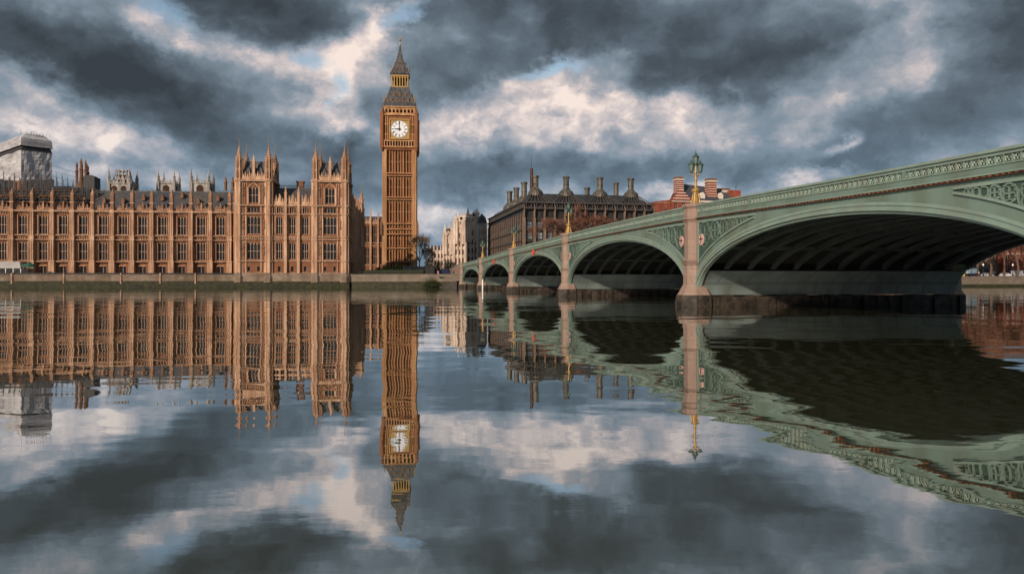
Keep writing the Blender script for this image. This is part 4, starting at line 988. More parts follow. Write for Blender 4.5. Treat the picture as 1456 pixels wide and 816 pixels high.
# belfry arcade
B1 = cz(152.5); HB = 6.35
bf = MB(); bf.box(-HB+.9, HB-.9, -HB+.9, HB-.9, C1, B1); bo_ = bf.build('belfry', M['ct_dark'], ct)
co = MB()
for Tf in FACES:
    a = MB(Tf); n = 8
    a.box(-HB, HB, HB-1.0, HB, C1, C1+.7); a.box(-HB-.15, HB+.15, HB-1.0, HB+.15, B1-.5, B1); a.box(-HB, HB, HB-.9, HB-.2, B1-1.0, B1-.5)
    for i in range(n+1): u = -HB+.45+(2*HB-.9)*i/n; a.box(u-.24, u+.24, HB-.85, HB-.05, C1+.7, B1-1.0)
    for i in range(n):
        u0 = -HB+.45+(2*HB-.9)*i/n+.24; u1 = u0+(2*HB-.9)/n-.48; um = (u0+u1)/2
        a.prism([(u0, B1-1), (u0, B1-1.8), (um, B1-1)], HB-.8, HB-.3); a.prism([(u1, B1-1), (um, B1-1), (u1, B1-1.8)], HB-.8, HB-.3)
    co.add(a.v, a.f)
co.build('colonnade', M['ct_pale'], bo_)
# lower roof
R0, R1 = cz(150), cz(127.5)
rf = MB(); rf.box(-6.25, 6.25, -6.25, 6.25, B1, R0+.0); rf.frus(0, 0, R0, R0+(R1-R0)*.35, 6.1, 6.1, 5.2, 5.2); rf.frus(0, 0, R0+(R1-R0)*.35, R1, 5.2, 5.2, 3.75, 3.75)
ro = rf.build('lower_roof', M['iron_dark'], ct)
dm = MB(); ed = MB()
for Tf in FACES:
    a = MB(Tf)
    for row, (z, hw, n) in enumerate(((R0+1.0, 5.7, 4), (R0+3.4, 4.9, 3))):
        for i in range(n):
            u = (i-(n-1)/2)*2.3; q = .42
            a.box(u-q, u+q, hw-1.2, hw+.12, z, z+.95); a.prism([(u-q-.12, z+.95), (u+q+.12, z+.95), (u, z+1.75)], hw-1.2, hw+.2)
    dm.add(a.v, a.f)
    e = MB(Tf); e.box(-6.3, 6.3, 6.1, 6.35, R0-.1, R0+.35)
    for i in range(16): u = -5.9+11.8*i/15; e.box(u-.12, u+.12, 6.15, 6.3, R0+.35, R0+.85)
    ed.add(e.v, e.f)
dm.build('dormer', M['stone_dark'], ro); ed.build('roof_cresting', M['iron_dark'], ro)
# gilded lantern
L1 = cz(110)
lt_ = MB(); lt_.box(-2.5, 2.5, -2.5, 2.5, R1, L1); lo = lt_.build('lantern_core', M['ct_dark'], ct)
lc = MB()
for Tf in FACES:
    a = MB(Tf)
    a.box(-3.6, 3.6, 2.9, 3.6, R1, R1+.45); a.box(-3.5, 3.5, 2.8, 3.55, L1-.55, L1)
    for i in range(7): u = -3.25+6.5*i/6; a.box(u-.2, u+.2, 3.0, 3.42, R1+.45, L1-.55)
    for i in range(6):
        u0 = -3.25+6.5*i/6+.2; u1 = u0+6.5/6-.4; um = (u0+u1)/2; z = L1-.55
        a.prism([(u0, z), (u0, z-.8), (um, z)], 3.05, 3.3); a.prism([(u1, z), (um, z), (u1, z-.8)], 3.05, 3.3)
    lc.add(a.v, a.f)
lc.build('gilded_colonnade', M['gold'], lo)
S0, S1 = cz(105), cz(66)
sp = MB(); sp.frus(0, 0, L1, L1+.5, 3.6, 3.6, 3.9, 3.9); sp.frus(0, 0, L1+.5, S0, 3.9, 3.9, 3.3, 3.3)
h = S1-S0
for i, (t0, t1, w0, w1) in enumerate(((0, .18, 3.2, 2.45), (.18, .45, 2.45, 1.45), (.45, .75, 1.45, .72), (.75, 1, .72, .28))): sp.frus(0, 0, S0+h*t0, S0+h*t1, w0, w0, w1, w1)
so2 = sp.build('spire', M['iron_dark'], ct)
de = MB()
for Tf in FACES:
    a = MB(Tf)
    for (u, z, hw) in ((-1.5, S0+.5, 3.05), (0, S0+.5, 3.05), (1.5, S0+.5, 3.05), (-.7, S0+2.9, 2.2), (.7, S0+2.9, 2.2)): a.box(u-.22, u+.22, hw-.7, hw, z, z+.7); a.prism([(u-.32, z+.7), (u+.32, z+.7), (u, z+1.3)], hw-.7, hw+.05)
    de.add(a.v, a.f)
for k in range(7):
    t = .1+.12*k; w_ = 3.1*(1-t)**1.25+.1
    for sx in (-1, 1):
        for sy in (-1, 1): de.lathe(sx*w_*.97, sy*w_*.97, [(.05, S0+h*t-.1), (.2, S0+h*t+.12), (.05, S0+h*t+.35)], 4)
de.build('spire_dormer', M['stone_dark'], so2)
for sx in (-1, 1):
    for sy in (-1, 1):
        f = MB(); f.lathe(sx*3.5, sy*3.5, [(.16, S0-.3), (.1, S0+1.6), (.25, S0+1.9), (.03, S0+2.9)], 5); f.build('corner_finial', M['gold'], ct)
        f = MB(); f.lathe(sx*6.0, sy*6.0, [(.3, R0), (.22, R0+2.4), (.32, R0+2.6), (.05, R0+4.2)], 5); f.build('corner_finial', M['gold'], ct)
fi = MB(); fi.lathe(0, 0, [(.3, S1-.2), (.45, S1+.3), (.22, S1+.7), (.16, S1+2.0), (.5, S1+2.4), (.15, S1+2.8), (.05, cz(51))], 6)
for d_ in ((1, 0), (0, 1)): fi.box(-.7*d_[0]-.06, .7*d_[0]+.06, -.7*d_[1]-.06, .7*d_[1]+.06, S1+3.0, S1+3.15)
fi.build('finial', M['gold'], ct)
# ---------------- low wing between pavilion and tower, in shade
LW = Frame((516-728)/F*297, 297, 6)
lw = thing('palace_link_wing', 'shaded low gothic wing between the sunlit pavilion and the clock tower', 'palace wing', LW, (4, 0, 3.3))
ops = []
for i in range(3):
    c = 1.6+3.0*i
    ops += [(c-.95, c+.95, zat(345, 297), zat(322, 297)), (c-.95, c+.95, zat(376, 297), zat(353, 297))]
w = MB(); grid_wall(w, -2, 9.5, 3.3, zat(318, 297), 0, ops); w.box(-2, 9.5, .46, 8, 3.3, zat(318, 297)-.05)
wv = w.build('wall', M['stone'], lw)
for o_ in ops: window(wv, *o_, 0, nm=3, nt_=2, fm=M['mull'], gm=M['glass'])
p = MB()
for c in (0.1, 3.1, 6.1, 9.1): p.box(c-.35, c+.35, -.7, 0, 3.3, zat(316, 297)); pinnacle(p, c, -.3, .3, zat(316, 297), zat(308, 297), zat(302, 297) if c != 3.1 else zat(294, 297))
p.build('buttress', M['stone_pale'], lw)
s_ = MB()
for py in (378, 350, 346, 319): z = zat(py, 297); s_.box(-2, 9.5, -.3, .1, z, z+.35)
each(s_, 'string_course', M['stone_band'], lw)
cr_ = MB(); cresting(cr_, -2, 9.5, 0, zat(318, 297)+.1, 2.0, .6); cr_.build('parapet', M['stone_pale'], lw)
rf = MB(); z0 = zat(318, 297); rf.add([(-2, 1.5, z0), (9.5, 1.5, z0), (9.5, 6, z0+3.4), (-2, 6, z0+3.4), (9.5, 10, z0), (-2, 10, z0)], [(0,1,2,3), (3,2,4,5), (1,4,2), (0,3,5)]); rf.build('roof', M['slate'], lw)
# ------------------------------------------------------------------ scaffold-wrapped tower
VT = Frame((30-728)/F*292, 292, 50)   # origin at the near corner; +x runs right and away
def along(px, fr):  # local x on the y=0 line seen at px
    return fr.xat(px, 0)
LV = along(74, VT)
vt = thing('wrapped_tower', 'square tower wrapped in pale scaffold sheeting behind the palace roof at far left', 'tower', VT, (LV/2, LV/2, 3.3))
zb, z1, z2, z3 = zat(262, 290), zat(212, 290), zat(203, 290), zat(186, 290)
Bk = 36.0
q = MB()
def wavy(mb, p0, p1, za, zb_, nx, nz, amp, sd):
    rn = random.Random(sd); vs = []; dx, dy = p1[0]-p0[0], p1[1]-p0[1]; l_ = math.hypot(dx, dy); nx_, ny_ = dy/l_, -dx/l_
    for j in range(nz+1):
        for i in range(nx+1):
            t = i/nx; o = amp*(math.sin(i*1.1+j*.7+sd)+rn.uniform(-1, 1)*.7)*(0 if i in (0, nx) else 1)
            vs.append((p0[0]+dx*t+nx_*o, p0[1]+dy*t+ny_*o, za+(zb_-za)*j/nz + rn.uniform(-.1, .1)))
    mb.add(vs, [(j*(nx+1)+i, j*(nx+1)+i+1, (j+1)*(nx+1)+i+1, (j+1)*(nx+1)+i) for j in range(nz) for i in range(nx)])
for (p0, p1, sdd) in (((0, 0), (LV, 0), 1), ((0, Bk), (0, 0), 2), ((LV, 0), (LV, Bk), 3), ((LV, Bk), (0, Bk), 4)):
    wavy(q, p0, p1, zb, z1, 12, 9, .13, sdd)
q.build('side_sheet', M['sheet'], vt, smooth=False)
q = MB(); c = 2.2
def ringq(a, za, b, zb_, mb):
    A = [(a, a), (LV-a, a), (LV-a, Bk-a), (a, Bk-a)]; B_ = [(b, b), (LV-b, b), (LV-b, Bk-b), (b, Bk-b)]
    for i in range(4): j = (i+1) % 4; mb.quad((*A[i], za), (*A[j], za), (*B_[j], zb_), (*B_[i], zb_))
ringq(-.25, z1+1.9, .1, z3-2.2, q); ringq(.1, z3-2.2, 2.4, z3, q); q.quad((2.4, 2.4, z3), (LV-2.4, 2.4, z3), (LV-2.4, Bk-2.4, z3), (2.4, Bk-2.4, z3)); q.build('roof_sheet', M['sheet'], vt)
q = MB(); ringq(-.05, z1, .5, z1+2.1, q); q.build('lift_gap', M['scaf'], vt)
q = MB(); q.box(.6, LV-.6, .6, Bk-.6, 10, zb); q.build('tower_wall', M['stone_dark'], vt)
q = MB(); rn = random.Random(3)
for (f_) in (lambda t, z: (t*LV, -.35, z), lambda t, z: (-.35, t*Bk, z)):
    for i in range(15): q.tube([f_(i/14, 24), f_(i/14, zb+1)], .07, 4)
    for k in range(9): q.tube([f_(0, 26+k*1.9), f_(1, 26+k*1.9)], .07, 4)
for i in range(18):
    t = rn.uniform(.02, .98); q.tube([(t*LV, 1.5 if i % 2 else 3.5, z3-.8), (t*LV, 1.5 if i % 2 else 3.5, z3+rn.uniform(.3, 1.3))], .06, 4)
each(q, 'scaffold_pole', M['scaf'], vt)
q = MB()
for k in range(4): q.box(-.8, LV+.4, -.9, -.1, 26+k*3.8, 26.2+k*3.8); q.box(-.9, -.1, -.1, Bk, 26+k*3.8, 26.2+k*3.8)
each(q, 'scaffold_board', M['stone_dark'], vt)
# guy cables down to the right
for n_, (pa, pb, za, zc) in enumerate(((74, 108, 232, 247), (74, 112, 240, 252), (74, 118, 246, 262))):
    pass
cb = thing('hoist_gantry', 'thin dark cables and a leaning frame strung right of the sheeted tower', 'gantry', Frame(0, 0, 0), ((95-728)/F*285, 285, 20))
q = MB()
P3 = lambda px, py, Y: ((px-728)/F*Y, Y, zat(py, Y))
for (a, b) in (((74, 235), (112, 247)), ((74, 243), (114, 254)), ((74, 251), (116, 261)), ((74, 258), (110, 268))): q.tube([P3(*a, 288), P3(*b, 280)], .08, 4)
each(q, 'cable', M['scaf'], cb)
q = MB()
for px in (80, 88, 96, 104): q.tube([P3(px, 275, 284), P3(px, 246+(px-80)*.35, 284)], .07, 4)
q.build('frame', M['scaf'], cb)
# ------------------------------------------------------------------ pinnacled towers behind the roof
def pinn_tower(name, label, cat_, px0, px1, Y, ytop, ypin, m, arch_=True, extra=0, group=None, ybase=300):
    w = (px1-px0)/F*Y; cx = ((px0+px1)/2-728)/F*Y; fr = Frame(cx, Y, 6)
    t = thing(name, label, cat_, fr, (0, 0, 3.3), group)
    zt, zp = zat(ytop, Y), zat(ypin, Y); h = w/2-.5
    b = MB(); b.box(-h, h, -h, h, 3.3, zt); zr = zt-1.2
    for sx in (-1, 1):
        for sy in (-1, 1): b.box(sx*h-.7, sx*h+.7, sy*h-.7, sy*h+.7, 3.3, zt+.4)
    for z in (zt-.5, zt-8, zt-15): b.box(-h-.45, h+.45, -h-.45, h+.45, z, z+.5)
    wo_ = b.build('wall', m, t)
    if arch_:
        o = MB()
        for Tf in FACES:
            a = MB(Tf)
            for u in ((-h*.45, h*.45) if extra else (0,)):
                q_ = h*.3 if extra else h*.42; z0 = zt-6.4; zz = zt-2.6
                pts = [(u-q_, z0), (u+q_, z0), (u+q_, zz), (u+q_*.6, zz+.9), (u, zz+1.3), (u-q_*.6, zz+.9), (u-q_, zz)]
                a.add([(x, h+.03, z) for x, z in pts], [tuple(range(len(pts)))])
                a.add([(x*.9+u*.1, h+.03, z-7) for x, z in pts[:3]+pts[6:]], [(0,1,2,3)])
            o.add(a.v, a.f)
        each(o, 'belfry_opening', M['ct_dark'], wo_)
    cr_ = MB()
    for Tf in FACES:
        a = MB(Tf); n = 6
        for i in range(n): u = -h+.9+(2*h-1.8)*i/(n-1); a.box(u-.3, u+.3, h-.3, h+.2, zt, zt+1.5)
        cr_.add(a.v, a.f)
    cr_.build('battlement', m, wo_)
    for sx in (-1, 1):
        for sy in (-1, 1):
            p = MB(); p.lathe(sx*h, sy*h, [(.8, zt), (.8, zt+(zp-zt)*.38), (1.0, zt+(zp-zt)*.4), (.6, zt+(zp-zt)*.46), (.32, zt+(zp-zt)*.7), (.05, zp)], 6); p.build('pinnacle', m, t)
    return t
pinn_tower('abbey_tower', 'grey stone square tower with arched opening left of its twin above slate roof', 'tower', 228, 252, 400, 261, 241, M['abbey'])
pinn_tower('abbey_tower', 'second grey stone pinnacled tower nearer the sunlit square pavilion above the slate roof', 'tower', 275, 301, 400, 261, 242, M['abbey'])
tt = pinn_tower('parish_tower', 'grey stone tower with open lattice crown and dark pinnacles above the palace roof', 'tower', 160, 190, 380, 262, 239, M['abbey'], extra=1)
q = MB()
zc_ = zat(262, 380)
for k, (h_, w_) in enumerate(((0, 3.6), (2.4, 3.2), (4.6, 2.6))): q.box(-w_, w_, -w_, w_, zc_+h_+1.9, zc_+h_+2.3)
for sx in (-1, -.33, .33, 1):
    for sy in (-1, 1): q.tube([(sx*3.6, sy*3.6, zc_), (sx*2.4, sy*2.4, zc_+7.4)], .28, 4)
q.box(-2.2, 2.2, -2.2, 2.2, zc_, zc_+4.4); q.build('lattice_crown', M['abbey'], tt)
# dark central ventilation turret
vn = Frame((121-728)/F*275, 275, 6)
t = thing('ventilation_turret', 'dark clustered pinnacle turret with a boxy hoarding beside it behind the left palace roof', 'turret', vn, (0, 0, 3.3))
q = MB(); zt = zat(258, 275); q.box(-2.6, 1.4, -2, 2, 3.3, zt-1)
for (x, y, r, py) in ((-2.2, -1.6, .5, 231), (-.6, -1.8, .6, 226), (.9, -1.6, .5, 228), (-1.6, 1, .5, 230), (.4, 1, .6, 233), (-2.9, 0, .4, 240)):
    zz = zat(py, 275); q.lathe(x, y, [(r, zt-6), (r, zt+(zz-zt)*.45), (r*1.4, zt+(zz-zt)*.5), (r*.8, zt+(zz-zt)*.56), (r*.8, zt+(zz-zt)*.75), (r, zt+(zz-zt)*.78), (.05, zz)], 6)
q.build('turret_cluster', M['stone_dark'], t)
q = MB(); q.box(.5, 4.4, -2.5, 2.5, 20, zat(254, 275)); q.frus(2.2, 0, zat(254, 275), zat(250, 275), 2.6, 2.5, .8, 2.0); q.build('hoarding', M['scaf'], t)
# ------------------------------------------------------------------ generic town building
def blockb(fr, x0, x1, y0, y1, z1, cols, m, wm, t, rows=None, zfirst=6.5, side_cols=0, gm=None, fh=4.0, band=True, ww=.5, mull=2, side=-1, wname='window', fmat=None):
    """walls with recessed windows on the front (y0) and on one side; returns wall"""
    w = MB(); ops = []; n = cols; cw = (x1-x0)/n; z = zfirst
    rows_ = []
    while z+fh*.65 < z1-.6: rows_.append(z); z += fh
    for z in rows_:
        for i in range(n): c = x0+cw*(i+.5); ops.append((c-cw*ww/2, c+cw*ww/2, z, z+fh*.62))
    grid_wall(w, x0, x1, GZ, z1, y0, ops, .35)
    ops2 = []; SD = None
    if side_cols:
        SD = (lambda u, d, z: (x0+d, y0+u, z)) if side < 0 else (lambda u, d, z: (x1-d, y0+u, z))
        w2 = MB(SD); cw2 = (y1-y0)/side_cols
        for z in rows_:
            for i in range(side_cols): c = cw2*(i+.5); ops2.append((c-cw2*ww/2, c+cw2*ww/2, z, z+fh*.62))
        grid_wall(w2, 0, y1-y0, GZ, z1, 0, ops2, .35); w.add(w2.v, w2.f)
    w.box(x0+(.36 if side_cols and side < 0 else .01), x1-(.36 if side_cols and side > 0 else .01), y0+.36, y1, GZ, z1-.02)
    wl = w.build('wall', m, t)
    fm_ = fmat or M['mull']
    def rep(ops_, T, nm):
        if not ops_: return
        f0 = None
        for o_ in ops_[:100]:
            if f0 is None: f0 = window(wl, *o_, 0 if T else y0, nm=nm, nt_=2, T=T, depth=.35, fm=fm_, gm=gm or M['glass'], name=wname); a0 = o_
            else:
                du, dz = o_[0]-a0[0], o_[2]-a0[2]
                copy_tree(f0, wl, (0, du, dz) if T else (du, 0, dz))
    rep(ops, None, mull); rep(ops2[:100-min(100, len(ops))] if len(ops) < 100 else [], SD, mull)
    if band:
        b = MB()
        for z in rows_[::2] + [z1-.5]: 
            b.box(x0-.25, x1+.25, y0-.3, y0+.1, z-.75 if z != z1-.5 else z, z-.45 if z != z1-.5 else z1+.1)
            if side_cols: b.box(x0-.3 if side < 0 else x1-.1, x0+.1 if side < 0 else x1+.3, y0+.1, y1, z-.753 if z != z1-.5 else z-.003, z-.453 if z != z1-.5 else z1+.097)
        b.build('cornice', wm, wl)
    return wl
def gable(mb, c, w, y0, y1, z0, h, steps=3):
    pts = [(c-w/2, z0)]
    for i in range(steps): 
        q = w/2*(1-i/steps); z = z0+h*(i+1)/(steps+1); pts += [(c-q, z), (c-q+w/2/steps*.6, z)]
    pts += [(c, z0+h)]; L_ = pts[:]; pts += [(2*c-x, z) for x, z in reversed(L_[:-1])]
    mb.prism(pts, y0, y1)
# ---- pale ornate buildings up the street
BG = [ # px0, px1, Y, ytop, cols, label
 (612, 636, 430, 356, 5, 'low pale stone building farthest up the street right of the clock tower'),
 (631, 648, 392, 338, 4, 'pale ornate stone building with a pinnacled roof, left of the taller white towers'),
 (646, 666, 372, 322, 4, 'tall white stone building with domed corner turret in the street beyond the bridge end'),
 (664, 684, 352, 318, 4, 'white stone building with a big ornate turret beside the grey glass lantern')]
for i, (p0, p1, Y, yt, nc, lb) in enumerate(BG):
    fr = Frame((p0-728)/F*Y, Y, 8); x1 = fr.xat(p1, 0)
    t = thing('stone_building', lb, 'building', fr, (x1/2, 0, GZ), 'pale stone buildings up the street')
    z1 = zat(yt, Y)
    wl = blockb(fr, 0, x1, 0, 14, z1, nc, M['pale'], M['pale'], t, zfirst=6.5, side_cols=4, side=1, fh=4.2)
    tm = MB()
    for u in [x1*k/nc for k in range(nc+1)]: tm.box(u-.28, u+.28, -.45, 0, GZ, z1+.8); pinnacle(tm, u, -.2, .3, z1, z1+1.6, z1+3.4)
    tm.build('pilaster', M['pale'], wl)
    g = MB()
    if i == 0: g.add([(-.2, 0, z1), (x1+.2, 0, z1), (x1, 6, z1+3), (0, 6, z1+3), (x1, 14, z1), (0, 14, z1)], [(0,1,2,3), (3,2,4,5), (1,4,2), (0,3,5)]); g.build('roof', M['slate'], t)
    else:
        gable(g, x1*.5, x1*.8, 0.02, 1.2, z1, 7.0 if i > 1 else 5.5); go_ = g.build('gable', M['pale'], t)
        o = MB(); 
        for dz in (1.2, 3.4): o.quad((x1*.5-.7, 0, z1+dz), (x1*.5+.7, 0, z1+dz), (x1*.5+.7, 0, z1+dz+1.4), (x1*.5-.7, 0, z1+dz+1.4))
        o.build('gable_window', M['glass'], go_)
        r = MB(); r.add([(0, 1.3, z1), (x1, 1.3, z1), (x1-1, 6, z1+5), (1, 6, z1+5), (x1, 13, z1), (0, 13, z1)], [(0,1,2,3), (3,2,4,5), (1,4,2), (0,3,5)]); r.build('roof', M['slate'], t)
        for (u, tp) in (((.12*x1, {1: 330, 2: 306, 3: 306}[i]), (.72*x1, {1: 322, 2: 302, 3: 296}[i]))):
            zt = zat(tp, Y); tr = MB(); h = zt-z1
            tr.lathe(u, .6, [(1.5, z1-9), (1.5, z1+h*.35), (1.8, z1+h*.37), (1.8, z1+h*.42), (1.2, z1+h*.44), (1.2, z1+h*.62), (1.5, z1+h*.64), (1.3, z1+h*.72), (.8, z1+h*.82), (.35, z1+h*.88), (.35, z1+h*.94), (.05, zt)], 8)
            for k in range(8):
                a = math.pi/8+math.pi/4*k; tr.tube([(u+1.55*math.cos(a), .6+1.55*math.sin(a), z1-9), (u+1.55*math.cos(a), .6+1.55*math.sin(a), z1+h*.45)], .16, 4)
            tr.build('corner_turret', M['pale'], t)
        for q_ in range(5):
            u = x1*(q_+.5)/5; hh_ = (1.5, 4.2, 2.4, 5.0, 2.0)[(q_+i) % 5]; pm_ = MB(); pinnacle(pm_, u, 2.5+q_*1.3, .7, z1-1, z1+hh_, z1+hh_+3.2); pm_.build('chimney', M['pale'], t)
fr = Frame((680-728)/F*335, 335, 11.1); x1 = fr.xat(693, 0)
t = thing('glazed_tower', 'narrow grey tower with pointed lead roof between the white buildings and dark office block', 'building', fr, (x1/2, 0, GZ))
blockb(fr, 0, x1, 0, 6, zat(318, 335), 3, M['abbey'], M['abbey'], t, zfirst=8, fh=3.6, ww=.7, side_cols=2, side=1, gm=M['glass_blue'])
q = MB(); q.frus(x1/2, 3, zat(318, 335), zat(309, 335), x1/2, 3, x1/2*.7, 2); q.frus(x1/2, 3, zat(309, 335), zat(303, 335), x1/2*.7, 2, .1, .1); q.build('roof', M['slate'], t)
# ------------------------------------------------------------------ dark bronze office block
OF = Frame((745-728)/F*266, 266, 11.1)
WX = OF.xat(929, 0); DY = 78.0
of = thing('office_block', 'dark bronze roofed office block with rows of tall round chimneys behind the bridge', 'office building', OF, (WX/2, DY/2, GZ))
ze = zat(297, 266); zr = zat(275, 272)
wl = blockb(OF, 0, WX, 0, DY, ze, 13, M['bronze'], M['bronze'], of, zfirst=5.4, fh=3.9, ww=.62, side_cols=0, gm=M['glass_blue'], fmat=M['bronze'])
SD = lambda u, d, z: (d, u, z)
sw = MB(SD); so_ = []
nsc = 18; cw2 = DY/nsc
for k in range(5):
    for i in range(nsc): c = cw2*(i+.5); so_.append((c-1.35, c+1.35, 5.4+3.9*k, 5.4+3.9*k+2.5))
grid_wall(sw, 0, DY, GZ, ze, -.36, so_, .3); so2_ = sw.build('side_wall', M['bronze'], of)
f0 = None
for o_ in so_:
    if f0 is None: f0 = window(so2_, *o_, -.36, nm=2, nt_=1, T=SD, depth=.3, fm=M['bronze'], gm=M['glass_blue']); a0 = o_
    else: copy_tree(f0, so2_, (0, o_[0]-a0[0], o_[2]-a0[2]))
p0 = None
for i in range(14):
    u = WX*i/13; q = MB(); q.box(-.42, .42, -.9, -.02, GZ, ze-3.2); q.box(-.3, .3, -.85, -.05, ze-3.2, ze-.3); q.tube([(0, -.9, ze-3), (0, -1.5, ze+.2), (0, .2, ze+2.2)], .16, 5)
    if p0 is None: p0 = q.build('pier', M['offstone'], of, org=(WX/2, DY/2, GZ))
    else: copy_tree(p0, of, (u, 0, 0))
s0_ = None
for i in range(nsc+1):
    u = DY*i/nsc; q = MB(); q.box(-.58, -.38, u-.3, u+.3, GZ, ze-1.5)
    if s0_ is None: s0_ = q.build('pier', M['offstone'], of)
    else: copy_tree(s0_, of, (0, u, 0))
q = MB()
for k in range(5): z = 5.4+3.9*k-.75; q.box(-.02, WX, -.5, -.01, z, z+.3); q.box(-.8, -.37, 0, DY, z, z+.4)
q.box(-1.2, WX+.8, -1.3, .2, ze, ze+.45); q.box(-1.3, .2, .2, DY, ze-.003, ze+.447); q.build('floor_band', M['bronze_lt'], of)
# roof : lower attic then the steep roof
ins = 7.0
r = MB()
def rq(i0, za, i1, zb_, mb): 
    A = [(i0-1, i0-1), (WX-i0+1, i0-1), (WX-i0+1, DY-i0), (i0-1, DY-i0)]; B_ = [(i1-1, i1-1), (WX-i1+1, i1-1), (WX-i1+1, DY-i1), (i1-1, DY-i1)]
    for i in range(4): j = (i+1) % 4; mb.quad((*A[i], za), (*A[j], za), (*B_[j], zb_), (*B_[i], zb_))
za_ = ze+.45; zm_ = ze+2.2
rq(.8, za_, 1.6, zm_, r); rq(1.2, zm_, ins, zr, r); r.quad((ins-1, ins-1, zr), (WX-ins+1, ins-1, zr), (WX-ins+1, DY-ins, zr), (ins-1, DY-ins, zr)); ro = r.build('roof', M['bronze'], of)
dw = MB()
for i in range(26): u = .8+(WX-1.6)*i/25; dw.box(u-.1, u+.1, -.6, .4, za_, zm_+.2)
for i in range(40): u = .8+(DY-3)*i/39; dw.box(-.6, .4, u-.1, u+.1, za_, zm_+.2)
dw.box(-.9, WX+.6, -.95, -.6, zm_, zm_+.4); dw.box(-.95, -.6, -.6, DY-1, zm_, zm_+.4); dw.build('attic_window_bars', M['bronze_lt'], ro)
# roof ducts that fan down from each chimney
def chimney(cx, cy, zbase, ztop, r_=1.05, big=True):
    q = MB()
    if big: q.lathe(cx, cy, [(2.9, zbase-1.2), (2.9, zbase), (2.6, zbase+.25), (2.6, zbase+.6), (1.7, zbase+1.3), (r_+.2, zbase+2.0)], 16)
    q.lathe(cx, cy, [(r_, zbase-1), (r_, ztop-.8), (r_+.28, ztop-.7), (r_+.28, ztop-.2), (r_+.1, ztop)], 16)
    q.lathe(cx, cy, [(r_+.08, zbase+3.2), (r_+.16, zbase+3.35), (r_+.08, zbase+3.5)], 16)
    return q.build('chimney', M['chim'], ro, smooth=False)
front = [761.5, 805, 853, 897]
yy = 6.5
for px in front:
    cx = OF.xat(px, yy); chimney(cx, yy, zr+.3, zat(249, 272))
    d = MB()
    for k in range(-4, 5):
        xe = min(max(cx+k*1.55, .4), WX-.2); d.tube([(cx+k*.42, ins-1.2, zr+.1), (cx+k*.95, 3.0, (zr+zm_)/2+.55), (xe, .3, zm_+.35)], .15, 5)
    d.build('roof_duct', M['bronze_lt'], ro)
for px in (835, 876): chimney(OF.xat(px, 30), 30, zr-.5, zat(258 if px == 876 else 266, 300), 1.0, False)
for k, (py_, yl) in enumerate(((259, 30), (267, 46), (272, 61))):
    cy = yl; cx = 6.5; Y = OF.w(cx, cy)[1]; chimney(cx, cy, zr+.2, zat(py_, Y)+0, 1.1)
for cy in (18, 30, 46, 61, 74):
    d = MB()
    for k in range(-4, 5): d.tube([(ins-1.2, cy+k*.42, zr+.1), (3.0, cy+k*1.0, (zr+zm_)/2+.55), (.3, min(max(cy+k*1.7, .5), DY-2), zm_+.35)], .15, 5)
    d.build('roof_duct', M['bronze_lt'], ro)
q = MB(); q.tube([(3.5+2, 12, zr), (3.5+2, 12, zat(243, 278)+1)], [.7, .6], 8); q.lathe(5.5, 12, [(.08, zat(243, 278)), (.06, zat(241, 278)+4), (.02, zat(241, 278)+6)], 5); q.build('flag_mast', M['red'], ro)
# ------------------------------------------------------------------ red brick buildings
NSF = Frame((932-728)/F*286, 286, 11.1)
xs_ = lambda px, y=0: NSF.xat(px, y)
ns = thing('brick_building', 'red brick and white banded building with slate roof behind the golden bridge lamp', 'building', NSF, (12, 8, GZ))
X1 = xs_(1062); zw = zat(286, 290); xg0, xg1 = xs_(958), xs_(985)
blockb(NSF, xs_(956), X1, 0, 16, zw, 10, M['brick'], M['brickpale'], ns, zfirst=6, fh=4, ww=.45)
r = MB(); zrr = zat(264, 296); a_ = xs_(972); r.add([(a_, -.2, zw), (X1+.3, -.2, zw), (X1-4, 8, zrr-1), (a_+1, 8, zrr+1), (a_, 16, zw), (X1+.3, 16, zw)], [(0,1,2,3), (3,2,5,4), (1,5,2), (0,3,4)]); ro = r.build('roof', M['slate'], ns)
def bchim(px, wpx, yb, yt, y=2.5):
    x0, x1 = xs_(px-wpx/2, y), xs_(px+wpx/2, y); z0, z1 = zat(yb, 290), zat(yt, 290); q = MB(); p = MB(); n = 7
    q.box(x0, x1, y, y+3, z0, z1-.9)
    for i in range(n): z = z0+(z1-1-z0)*(i+.55)/n; p.box(x0-.08, x1+.08, y-.08, y+3.08, z, z+.2)
    p.box(x0-.2, x1+.2, y-.2, y+3.2, z1-1.3, z1-.9)
    co_ = q.build('chimney', M['brick'], ro); p.build('stone_band', M['brickpale'], co_)
    c = MB(); c.box(x0-.05, x1+.05, y-.05, y+3.05, z1-.9, z1); c.build('chimney_top', M['stone_dark'], co_)
bchim(967, 10, 275, 251); bchim(1013, 12, 280, 252); bchim(1033, 10, 272, 264, 6)
g = MB(); gable(g, (xg0+xg1)/2-1, xg1-xg0, -.6, .8, zw, zat(268, 287)-zw, 3); go_ = g.build('gable', M['brick'], ns)
b = MB()
for k in range(4): z = zw+.6+k*1.1; q_ = (xg1-xg0)/2*(1-(k+.8)/5); c_ = (xg0+xg1)/2-1; b.box(c_-q_, c_+q_, -.7, -.601, z, z+.3)
b.build('stone_band', M['brickpale'], go_)
d = MB()
for px in (1002, 1028): u = xs_(px); d.box(u-.9, u+.9, 1.5, 4, zw+.3, zw+2.4); d.prism([(u-1.1, zw+2.4), (u+1.1, zw+2.4), (u, zw+3.7)], 1.4, 4)
d.build('dormer', M['brickpale'], ro)
